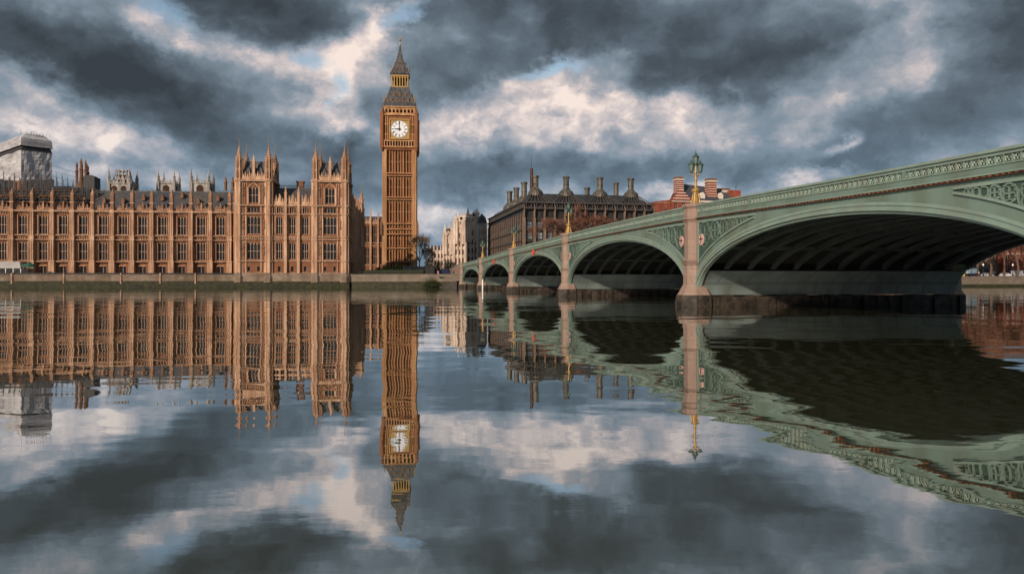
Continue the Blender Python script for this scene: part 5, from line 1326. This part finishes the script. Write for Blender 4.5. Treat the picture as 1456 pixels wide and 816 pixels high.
q = MB(); q.box(xs_(1044), X1-1, 3, 6, zw, zat(268, 290)); q.build('parapet_block', M['brick'], ro); q = MB(); q.tube([(xs_(1052), 4, zw+3), (xs_(1052)+.6, 4, zat(258, 290))], .08, 4); q.build('aerial', M['red'], ro)
rb_ = thing('brick_annex', 'plain red brick block between the dark office block and the banded chimneys', 'building', NSF, (3, 3, GZ))
q = MB(); q.box(xs_(932), xs_(955), 1, 9, GZ, zat(287, 288)); q.add([(xs_(932), 1, zat(287, 288)), (xs_(955), 1, zat(287, 288)), (xs_(955), 1, zat(284, 288)), (xs_(932), 9, zat(287, 288)), (xs_(955), 9, zat(287, 288)), (xs_(955), 9, zat(284, 288))], [(0,1,2), (3,5,4), (0,2,5,3), (1,4,5,2)]); q.build('wall', M['brick'], rb_)
q = MB(); q.box(xs_(932)-.1, xs_(955)+.1, .9, 1, zat(287, 288)-.5, zat(287, 288)-.2); q.build('cornice', M['stone_band'], rb_)
# far buildings seen under the bridge
for k, (x0, x1, y0, zt, m, nc, lb) in enumerate(((205, 243, 262, 26, 'brick', 8, 'red brown brick building behind winter trees seen under the near arch'), (244, 262, 266, 23, 'offstone', 6, 'brown stone building behind winter trees at the right edge under the arch'), (263, 320, 264, 27, 'brick', 12, 'red brick building behind winter trees right of the brown stone one'))):
    t = thing('riverside_building', lb, 'building', BR, ((x0+x1)/2, y0, GZ)); blockb(BR, x0, x1, y0, y0+15, zt, nc, M[m], M['brickpale'], t, fh=3.9, ww=.42, zfirst=6)
    r = MB(); r.add([(x0-.3, y0-.3, zt), (x1+.3, y0-.3, zt), (x1-2, y0+8, zt+5), (x0+2, y0+8, zt+5), (x0-.3, y0+15, zt), (x1+.3, y0+15, zt)], [(0,1,2,3), (3,2,5,4), (1,5,2), (0,3,4)]); r.build('roof', M['slate'], t)
# ------------------------------------------------------------------ embankment walls near the bridge
ax, ay = PAL.w(33.9, .9); bx_, by_ = BR.w(26.4, 211.5)
ang = math.degrees(math.atan2(by_-ay, bx_-ax)); LE = math.hypot(bx_-ax, by_-ay)
EF = Frame(ax, ay, ang)
river_wall('embankment_wall', 'stone embankment wall with green algae foot between the palace and the bridge', EF, 0, LE-.3, 0, 3.9, [], zal=1.7)
river_wall('embankment_wall', 'long stone embankment wall beyond the bridge, seen through its near arch', BR, X0+BW+1.5, 620, 211.5, 3.45, [], zal=.75)
# algae steps and weeds
wd = thing('river_steps', 'short stone steps and landing at the foot of the embankment wall near the bridge end', 'steps', EF, (LE*.8, -1, 0))
q = MB(); u0 = EF.xat(622, -1); 
for k in range(6): q.box(u0+k*1.1, LE-.4, -2.2, -.13, -.6+k*.42, -.18+k*.42)
q.build('step', M['granite_dk'], wd)
wm = bpy.data.meshes.new('x')
rn = random.Random(5)
q = MB(); uc = EF.xat(614, -.6)
for i in range(1500):
    x = uc+rn.gauss(0, 1.1); z = .3+abs(rn.gauss(0, 1.1))*(1.0-min(.6, abs(x-uc)/6)); y = -.3-rn.uniform(0, .9)
    a = rn.uniform(0, 6.28); l_ = rn.uniform(.15, .4); q.add([(x, y, z), (x+l_*math.cos(a), y-.1, z+l_*math.sin(a)), (x+l_*.5*math.cos(a+.9), y-.2, z+l_*.5*math.sin(a+.9))], [(0,1,2)])
o = q.build('river_plant', M['weed'], None, org=(uc, -.6, .3)); single(o, 'bushy green plant growing out of the embankment wall foot beside the steps', 'plant', EF, (uc, -.6, .3))
# ------------------------------------------------------------------ trees
def branchy(seed, H, spread=.42, levels=5, twigs=6, trunk_h=.22, lean=0.0, thick=.30):
    rn = random.Random(seed); T = MB(); C = MB()
    def grow(p, d, L_, r, lv):
        q = p + d*L_*.5 + Vector((rn.uniform(-1, 1), rn.uniform(-1, 1), rn.uniform(-.3, .6)))*L_*.07
        e = q + (d + Vector((rn.uniform(-1, 1), rn.uniform(-1, 1), rn.uniform(-.2, .5)))*.22).normalized()*L_*.5
        mb = T if lv <= 1 else C
        mb.tube([p, q, e], [r, r*.82, r*.62], 6 if lv <= 1 else (4 if lv == 2 else 3))
        if lv >= levels:
            for _ in range(twigs+2):
                dd = (d + Vector((rn.uniform(-1, 1), rn.uniform(-1, 1), rn.uniform(-.7, .8)))*.95).normalized(); s_ = p.lerp(e, rn.uniform(.1, 1)); t_ = rn.uniform(.5, 1.25)
                n_ = dd.orthogonal().normalized()*.045; m_ = s_ + dd*t_*.5 + Vector((0, 0, rn.uniform(-.1, .15)))
                C.add([tuple(s_-n_), tuple(s_+n_), tuple(m_+n_*.8), tuple(s_+dd*t_), tuple(m_-n_*.8)], [(0,1,2,4), (4,2,3)])
            return
        n = 3 if lv < 2 else rn.choice((2, 3, 3))
        for k in range(n):
            a = 2*math.pi*(k+rn.uniform(-.3, .3))/n + lv; u = d.orthogonal().normalized(); v = d.cross(u)
            sp = rn.uniform(.45, .85)*(1.0 if lv else .8)
            dd = (d*math.cos(sp) + (u*math.cos(a)+v*math.sin(a))*math.sin(sp) + Vector((0, 0, .18))).normalized()
            grow(e if k < 2 else q.lerp(e, rn.uniform(.2, .9)), dd, L_*rn.uniform(.66, .82), r*.62*rn.uniform(.8, 1.05), lv+1)
        if lv > 0 and rn.random() < .7: grow(e, (d+Vector((0, 0, .2))).normalized(), L_*.7, r*.6, lv+1)
    grow(Vector((0, 0, 0)), Vector((lean, 0, 1)).normalized(), H*trunk_h, thick, 0)
    mz = max(v[2] for v in C.v); k = H/mz
    for mb in (T, C): mb.v = [(x*k, y*k, z*k) for x, y, z in mb.v]
    return T, C
def tree_proto(name, seed, H, mt, mc, **kw):
    t = bpy.data.objects.new(name, None); COL.objects.link(t); T, C = branchy(seed, H, **kw)
    T.build('trunk', mt, t, org=(0,0,0)); C.build('crown', mc, t, org=(0,0,0)); t['category'] = 'tree'; return t
protos = [tree_proto('plane_tree', sd_, H, M['bark'], M['twig']) for sd_, H in ((11, 21), (12, 23), (13, 19.5))]
TG = 'bare plane trees along the embankment'
TL = [(58, 'bare plane tree before the left corner bay of the dark office block'), (66, 'bare reddish plane tree in front of the dark office block, left of its second chimney'),
 (75, 'bare plane tree in front of the dark office block below its second chimney'), (84, 'bare plane tree in front of the dark office block between second and third chimney'),
 (93, 'bare plane tree in front of the dark office block below its third chimney'), (102, 'bare plane tree in front of the right end of the dark office block')]
rn = random.Random(21)
used = [False]*3
def put(kind, x, y, sc, lb, group=TG):
    k = kind % 3; wx, wy = BR.w(x, y)
    if not used[k]: c = protos[k]; used[k] = True
    else: c = copy_tree(protos[k])
    c.location = (wx, wy, GZ+.1); c.rotation_euler = (0, 0, rn.uniform(0, 6.28)); c.scale = (sc*1.1, sc*1.1, sc); c['label'] = lb; c['group'] = group
for i, (w_, lb) in enumerate(TL):
    put(i, w_*1.0, 222, [.9, 1.0, .96, .93, 1.0, .85][i], lb)
for i in range(13):
    px_t = 1352+i*9.5; x = BR.xat(px_t, 224)
    if i % 2 == 0: y = 222
    else: y = 245
    x = BR.xat(px_t, y)
    o_ = ['first', 'second', 'third', 'fourth', 'fifth', 'sixth', 'seventh', 'eighth', 'ninth', 'tenth', 'eleventh', 'twelfth', 'thirteenth'][i]
    put(i+1, x, y, rn.uniform(.85, 1.05), 'bare reddish brown plane tree, %s from the left of those under the near arch' % o_)
# budding trees right of the clock tower
ol = tree_proto('budding_tree', 31, 13.5, M['bark'], M['twig_ol'], levels=4, twigs=5)
for i, (px, Y, sc, lb) in enumerate(((597, 272, 1.25, 'tall budding tree against the right foot of the clock tower'), (606, 268, .85, 'smaller budding tree just right of the clock tower foot'), (586, 265, .7, 'low budding tree in front of the clock tower foot'))):
    c = ol if i == 0 else copy_tree(ol); c.location = ((px-728)/F*Y, Y, GZ); c.scale = (sc*.6, sc*.6, sc); c.rotation_euler = (0, 0, i*2.0); c['label'] = lb; c['group'] = 'budding trees by the clock tower'
def bush(name, mt, px, Y, wx, h, n, lb, seed, cat_='shrub', z0=None, group=None, stemm='bark'):
    rn = random.Random(seed); t = thing(name, lb, cat_, Frame((px-728)/F*Y, Y, 0), (0, 0, z0 or GZ), group); z0 = z0 or GZ
    s_ = MB()
    for k in range(6): a = k*1.05; s_.tube([(0, 0, z0), (.25*wx*math.cos(a), .25*wx*math.sin(a), z0+h*.5), (.4*wx*math.cos(a+.3), .35*wx*math.sin(a), z0+h*.85)], [.09, .05, .02], 4)
    s_.build('stem', M[stemm], t); l_ = MB(); cl = [(rn.uniform(-1, 1)*wx*.42, rn.uniform(-1, 1)*wx*.3, z0+h*rn.uniform(.3, .8), rn.uniform(.18, .34)*min(wx, h)) for _ in range(9)]
    for i in range(n):
        cx, cy, cz_, r = rn.choice(cl); v = Vector((rn.gauss(0, 1), rn.gauss(0, 1), rn.gauss(0, 1))).normalized()*r*rn.uniform(.5, 1.15)
        p = Vector((cx, cy, cz_))+v; 
        if p.z < z0: continue
        a = Vector((rn.gauss(0, 1), rn.gauss(0, 1), rn.gauss(0, 1))).normalized(); b = a.orthogonal().normalized(); q = rn.uniform(.09, .2)
        l_.add([tuple(p-a*q), tuple(p+b*q*.6), tuple(p+a*q), tuple(p-b*q*.6)], [(0,1,2,3)])
    l_.build('foliage', mt, t)
for i, (px, w_, h, lb) in enumerate(((553, 4.5, 3.6, 'yellow green shrub left in the row at the clock tower foot'), (566, 4.2, 4.6, 'taller yellow green shrub in the middle of the row below the clock tower'), (579, 4.4, 3.8, 'yellow green shrub right in the row at the clock tower foot'), (541, 3.6, 2.8, 'small dull green shrub beside the shaded palace wing'))):
    bush('shrub', M['leaf'] if i < 3 else M['leafdk'], px, 250, w_, h, 1500, lb, 60+i, z0=GZ+.2, group='shrubs below the clock tower')
bush('dark_bush', M['leafdk'], 627, 262, 5.5, 6.5, 2600, 'large rounded dark bush near the bridge end left of the white buildings', 71)
bush('dark_bush', M['leafdk'], 641, 300, 6.0, 7.5, 2200, 'second rounded dark bush in front of the white stone buildings', 72)
bush('clipped_tree', M['leafdk'], 609, 250, 2.4, 6.6, 1800, 'narrow dark upright evergreen between clock tower trees and the bridge end', 73, 'tree')
# ------------------------------------------------------------------ railing, hoarding, kiosk by the tower
rl = thing('garden_railing', 'dark iron railing along the embankment below the clock tower', 'railing', EF, (LE/2, 3, GZ))
q = MB(); u = .5
while u < EF.xat(600, 3): q.box(u-.03, u+.03, 2.97, 3.03, GZ, GZ+1.5); u += .28
q.build('bar', M['black'], rl); q = MB(); q.box(.5, EF.xat(600, 3), 2.95, 3.05, GZ+1.35, GZ+1.43); q.box(.5, EF.xat(600, 3), 2.95, 3.05, GZ+.2, GZ+.28); q.build('rail', M['black'], rl)
hd = thing('garden_hedge', 'long low dark hedge behind the railing below the clock tower', 'hedge', EF, (LE*.35, 6, GZ))
rn2 = random.Random(77); q = MB()
for i in range(9000):
    x = rn2.uniform(1, EF.xat(603, 6)); z = GZ+abs(rn2.uniform(0, 1))*1.9+rn2.uniform(-.1, .25); y = 5.2+rn2.uniform(0, 1.4); a = rn2.uniform(0, 6.28); l_ = rn2.uniform(.12, .24)
    q.add([(x, y, z), (x+l_*math.cos(a), y+rn2.uniform(-.1, .1), z+l_*math.sin(a)), (x-l_*.5*math.sin(a), y, z+l_*.5*math.cos(a))], [(0,1,2)])
q.box(1, EF.xat(603, 6), 5.5, 6.4, GZ, GZ+1.8); q.build('hedge_foliage', M['leafdk'], hd)
kf = Frame((603-728)/F*236, 236, 11)
kk = thing('pier_kiosk', 'dark glazed kiosk with flat roof on the embankment right of the clock tower', 'kiosk', kf, (1.5, 1.5, GZ))
q = MB(); q.box(0, 3.2, 0, 3, GZ, GZ+2.8); q.build('body', M['bronze'], kk); q = MB(); q.box(-.3, 3.5, -.4, 3.3, GZ+2.8, GZ+3.1); q.build('roof', M['scaf'], kk)
q = MB()
for k in range(3): q.quad((.2+k, -.02, GZ+1), (1.05+k, -.02, GZ+1), (1.05+k, -.02, GZ+2.4), (.2+k, -.02, GZ+2.4))
q.build('window', M['glass'], kk)
# statue group on a tall plinth at the bridge end
sf = Frame((611-728)/F*232, 232, 11)
st_ = thing('bronze_statue', 'dark bronze statue group on a stone plinth near the bridge end', 'statue', sf, (0, 0, GZ))
q = MB(); q.box(-1.4, 1.4, -1, 1, GZ, GZ+3.2); q.box(-1.6, 1.6, -1.2, 1.2, GZ+3.2, GZ+3.5); q.build('plinth', M['bronze'], st_)
q = MB()
for sx in (-.7, .5):   # two rearing horses and a standing rider
    q.tube([(sx-.5, 0, GZ+4.6), (sx+.1, 0, GZ+5.0), (sx+.5, 0, GZ+5.6), (sx+.8, 0, GZ+6.1), (sx+1.1, 0, GZ+6.0)], [.42, .45, .36, .22, .12], 8)
    for (dx, ex, ez_) in ((-.5, -.7, 3.5), (-.3, -.2, 3.5), (.4, .9, 4.4), (.5, 1.1, 4.7)): q.tube([(sx+dx, .1, GZ+4.6+(.6 if dx > 0 else 0)), (sx+(dx+ex)/2-.1, .1, GZ+(4.6+ez_)/2+.1), (sx+ex, .1, GZ+ez_)], [.2, .12, .07], 5)
q.tube([(-1.1, 0, GZ+3.5), (-1.1, 0, GZ+5.2), (-1.05, 0, GZ+6.1), (-1.0, 0, GZ+6.35)], [.35, .26, .22, .1], 8); q.lathe(-1.0, 0, [(.02, GZ+6.3), (.15, GZ+6.45), (.15, GZ+6.6), (.02, GZ+6.75)], 8)
q.tube([(-1.0, 0, GZ+6.0), (-.5, -.1, GZ+6.5), (-.3, -.1, GZ+7.3)], [.1, .07, .03], 5); q.build('figures', M['bronze'], st_)
# ------------------------------------------------------------------ cars, coaches and people
CARM = {}
def paint(n, c): 
    if n not in CARM: CARM[n] = mat(n+' car paint', c, None, .25, spec=.6)
    return CARM[n]
def make_car(px, Y, ang_, pm, label, z0, kind='car'):
    L_, H_, W_ = {'car': (4.3, 1.45, 1.75), 'van': (5.4, 2.35, 2.0), 'coach': (11.0, 3.3, 2.5)}[kind]
    fr = Frame((px-728)/F*Y, Y, ang_); t = thing({'car': 'parked_car', 'van': 'delivery_van', 'coach': 'coach'}[kind], label, kind, fr, (0, 0, z0), 'vehicles along the embankment road')
    h = L_/2
    if kind == 'car': lo_ = [(-h, .35), (h, .35), (h, .75), (h-.25, .88), (h-1.1, .95), (-h+.35, .95), (-h, .85)]; cab = [(-h+.4, .95), (h-1.15, .95), (h-1.75, 1.42), (-h+1.0, H_)]
    elif kind == 'van': lo_ = [(-h, .35), (h, .35), (h, .95), (h-.3, 1.15), (-h, 1.25)]; cab = [(-h, 1.25), (h-.35, 1.15), (h-1.1, 2.2), (h-1.5, H_), (-h, H_)]
    else: lo_ = [(-h, .35), (h, .35), (h, 1.2), (-h, 1.2)]; cab = [(-h, 1.2), (h, 1.2), (h-.25, H_), (-h+.1, H_)]
    q = MB(); q.prism([(x, z+z0) for x, z in lo_], -W_/2, W_/2); q.prism([(x, z+z0) for x, z in cab], -W_/2+.12, W_/2-.12); b = q.build('body', pm, t)
    q = MB(); zc0, zc1 = cab[0][1]+z0, cab[-1][1]+z0
    n = {'car': 2, 'van': 1, 'coach': 6}[kind]; xa_, xb_2 = (cab[-1][0]+.05, cab[2][0]-.05) if kind == 'car' else ((h-1.9, h-1.15) if kind == 'van' else (-h+.3, h-.4))
    for sy in (-1, 1):
        for i in range(n):
            u0 = xa_+(xb_2-xa_)*i/n+.04; u1 = xa_+(xb_2-xa_)*(i+1)/n-.04; y = sy*(W_/2-.115); e = .3 if kind == 'car' else 0
            q.quad((u0-(e if i == 0 else 0), y, zc0+.06+(.2 if kind == 'coach' else 0)), (u1+(e if i == n-1 else 0), y, zc0+.06+(.2 if kind == 'coach' else 0)), (u1, y, zc1-.1), (u0, y, zc1-.1))
    q.build('window', M['glass'], b)
    for sx in (-1, 1):
        for sy in (-1, 1):
            w = MB(); cx, r = sx*(h-.8), .32 if kind == 'car' else .42; w.prism([(cx+r*math.cos(i*.5236), z0+r+r*math.sin(i*.5236)) for i in range(12)], sy*(W_/2+.01)-.1, sy*(W_/2+.01)+.1); wo_ = w.build('wheel', M['tyre'], t)
            r2 = r*.55; w = MB(); w.prism([(cx+r2*math.cos(i*.785), z0+r+r2*math.sin(i*.785)) for i in range(8)], sy*(W_/2+.1), sy*(W_/2+.13)); w.build('rim', M['white'], wo_)
    return t
cols = [('white', (.7, .7, .7)), ('silver', (.35, .36, .38)), ('black', (.02, .02, .025)), ('blue', (.02, .03, .07)), ('red', (.35, .03, .03))]
def bpos(px, s): x = BR.xat(px, s); return BR.w(x, s)[1]
for i, (px, s, c, kind, lb) in enumerate(((1404, 231, 0, 'car', 'white car left in the row under the near arch'), (1430, 231, 0, 'car', 'white car right of the first white one under the near arch'),
      (1416, 236, 2, 'car', 'black car behind the two white cars under the near arch'), (1449, 231, 1, 'van', 'silver van at the right edge of the photograph'), (1386, 236, 3, 'coach', 'dark blue coach under the near arch behind the white cars'),
      (1440, 237, 3, 'van', 'dark blue van under the near arch behind the white cars'))):
    make_car(px, bpos(px, s), 11.1, paint(*cols[c]), lb, GZ+(.15 if s < 228 else .02), kind)
for i, (px, Y, c, kind, lb) in enumerate(((618, 240, 2, 'car', 'black car below the dark bushes at the bridge end'), (633, 243, 3, 'van', 'dark blue van beside the black car at the bridge end'), (646, 252, 0, 'van', 'white van in front of the white stone buildings'), (651, 246, 1, 'car', 'silver car beside the bridge end pier'), (597, 240, 2, 'coach', 'black coach below the clock tower trees'))):
    make_car(px, Y, 8, paint(*cols[c]), lb, GZ+.02, kind)
def person(px, Y, z0, top, legs, label, yaw=0.0, stride=.12):
    J = [(0,0,.95), (0,0,1.2), (0,0,1.42), (0,0,1.52), (0,.02,1.64), (0,.02,1.74), (.19,0,1.40), (.25,.03,1.14), (.24,-.08,.90), (-.19,0,1.40), (-.25,-.03,1.14), (-.24,.06,.90), (.09,0,.88), (.1,-stride,.48), (.1,-stride*.6,.08), (-.09,0,.88), (-.1,stride,.48), (-.1,stride*1.6,.08), (.1,-stride*.6-.16,.04), (-.1,stride*1.6-.16,.04)]
    E_ = [(0,1),(1,2),(2,3),(3,4),(4,5),(2,6),(6,7),(7,8),(2,9),(9,10),(10,11),(0,12),(12,13),(13,14),(0,15),(15,16),(16,17),(14,18),(17,19)]
    Rr = [.15,.15,.16,.065,.10,.075,.075,.055,.04,.075,.055,.04,.10,.07,.05,.10,.07,.05,.04,.04]
    me = bpy.data.meshes.new('person'); me.from_pydata(J, E_, []); ob = bpy.data.objects.new('person', me); COL.objects.link(ob)
    sk = ob.modifiers.new('s', 'SKIN'); 
    if not me.skin_vertices: 
        bm = bmesh.new(); bm.from_mesh(me); bm.verts.layers.skin.verify(); bm.to_mesh(me); bm.free()
    for v, r in zip(me.skin_vertices[0].data, Rr): v.radius = (r, r*.85)
    me.skin_vertices[0].data[0].use_root = True
    ob.modifiers.new('u', 'SUBSURF').levels = 1
    dg = bpy.context.evaluated_depsgraph_get(); m2 = bpy.data.meshes.new_from_object(ob.evaluated_get(dg)); ob.modifiers.clear(); ob.data = m2
    for m_ in (top, legs, M['skin']): m2.materials.append(m_)
    for p in m2.polygons: z = p.center.z; x = abs(p.center.x); p.material_index = 2 if z > 1.5 or (z < .95 and x > .2) else (0 if z > .9 else 1)
    ob.location = ((px-728)/F*Y, Y, z0); ob.rotation_euler = (0, 0, yaw); ob['label'] = label; ob['category'] = 'person'; ob['group'] = 'people on the embankment'
    hm = MB(); hm.lathe(0, .03, [(.03, 1.79), (.09, 1.78), (.115, 1.72), (.11, 1.66), (.05, 1.64)], 8); h_ = hm.build('hair', M['black'], None); h_.parent = ob
cp = lambda n, c: mat(n+' cloth', c, None, .9)
pk, bl, dk2, wh = cp('pink', (.6, .25, .25)), cp('navy', (.03, .04, .09)), cp('charcoal', (.03, .03, .03)), cp('cream', (.6, .55, .48))
for (px, s, top, lg, lb, yw) in ((1375, 216, wh, dk2, 'person in a cream top walking beside the pier under the near arch', 1.2), (1381, 217, bl, dk2, 'person in navy jacket behind the one in cream under the near arch', 1.6), (1392, 216, pk, bl, 'person in a pink top on the embankment under the near arch', .3), (1413, 217, dk2, dk2, 'person in charcoal standing before the white cars under the near arch', 2.6)):
    person(px, bpos(px, s), GZ+.13, top, lg, lb, yw)
X_ = EF.xat(623, 1.8); wx, wy = EF.w(X_, 1.8); person(623, wy, GZ, pk, wh, 'person in pink standing by the wall above the river steps', .5)
X_ = EF.xat(645, 2.2); wx, wy = EF.w(X_, 2.2); person(645, wy, GZ, bl, dk2, 'person in navy standing close to the bridge end pier', 2.5)
# ticket booth under the arch and a moored dark launch mast
tb = thing('ticket_booth', 'glass ticket booth with yellow end panel beside the pier under the near arch', 'booth', BR, (BR.xat(1378, 219), 219, GZ+.13))
x0, x1 = BR.xat(1370, 219), BR.xat(1388, 219); q = MB(); q.box(x0, x1, 218.2, 221, GZ+2.9, GZ+3.2)
for x in (x0, (x0+x1)/2-.1, x1-.15): q.box(x, x+.15, 218.3, 218.45, GZ+.13, GZ+2.9)
q.box(x0, x1, 220.8, 221, GZ+.13, GZ+2.9); q.build('frame', M['bronze'], tb)
q = MB(); q.box(x0+.2, x1-.2, 218.35, 218.4, GZ+1.1, GZ+2.8); q.build('window', M['glass_blue'], tb)
q = MB(); q.box(x0-1.2, x0-.1, 218.3, 218.5, GZ+.13, GZ+2.2); q.build('panel', mat('yellow panel', (.45, .38, .12)), tb)
# embankment street lamps
sl0 = None
for i, (px, lb) in enumerate(((1398, 'black embankment lamp post left of the white cars under the arch'), (1440, 'black embankment lamp post near the right edge under the arch'))):
    if sl0 is None:
        t = bpy.data.objects.new('lamp_post', None); COL.objects.link(t); t['category'] = 'lamp post'; t['group'] = 'embankment lamp posts'
        q = MB(); q.lathe(0, 0, [(.28, 0), (.25, .5), (.1, .8), (.07, 3.4), (.14, 3.5)], 8); q.build('post', M['black'], t, org=(0,0,0))
        q = MB(); q.lathe(0, 0, [(.12, 3.5), (.28, 3.75), (.28, 3.95), (.12, 4.2), (.03, 4.4)], 10); q.build('globe', M['white'], t, org=(0,0,0)); sl0 = t
    else: t = copy_tree(sl0)
    x = BR.xat(px, 213.6); wx, wy = BR.w(x, 213.6); t.location = (wx, wy, GZ+.13); t['label'] = lb
# bridge end approach on land
ap = MB(); AB = [(213.0, 5.75), (225, 5.5), (250, 4.3), (275, GZ+.01)]
ap.strip([(s, 1.0) for s, z in AB], [(s, z) for s, z in AB], (X0+.6, X0+BW-.6)); o = ap.build('approach_road', M['asphalt'], None, org=(0,0,0)); o.rotation_euler = (0, 0, BR.a); o['kind'] = 'structure'
aw = thing('approach_wall', 'low green parapet wall carrying on from the bridge end over the land', 'wall', BR, (X0+.2, 225, GZ))
q = MB(); q.strip([(212.5, GZ), (225, GZ), (250, GZ)], [(212.5, 6.9), (225, 6.6), (250, 5.4)], (X0, X0+.5)); q.build('wall', M['granite'], aw); q = MB(); q.strip([(212.5, 6.9), (225, 6.6), (250, 5.4)], [(212.5, 7.05), (225, 6.75), (250, 5.55)], (X0-.1, X0+.6)); q.build('coping', M['green_lt'], aw)
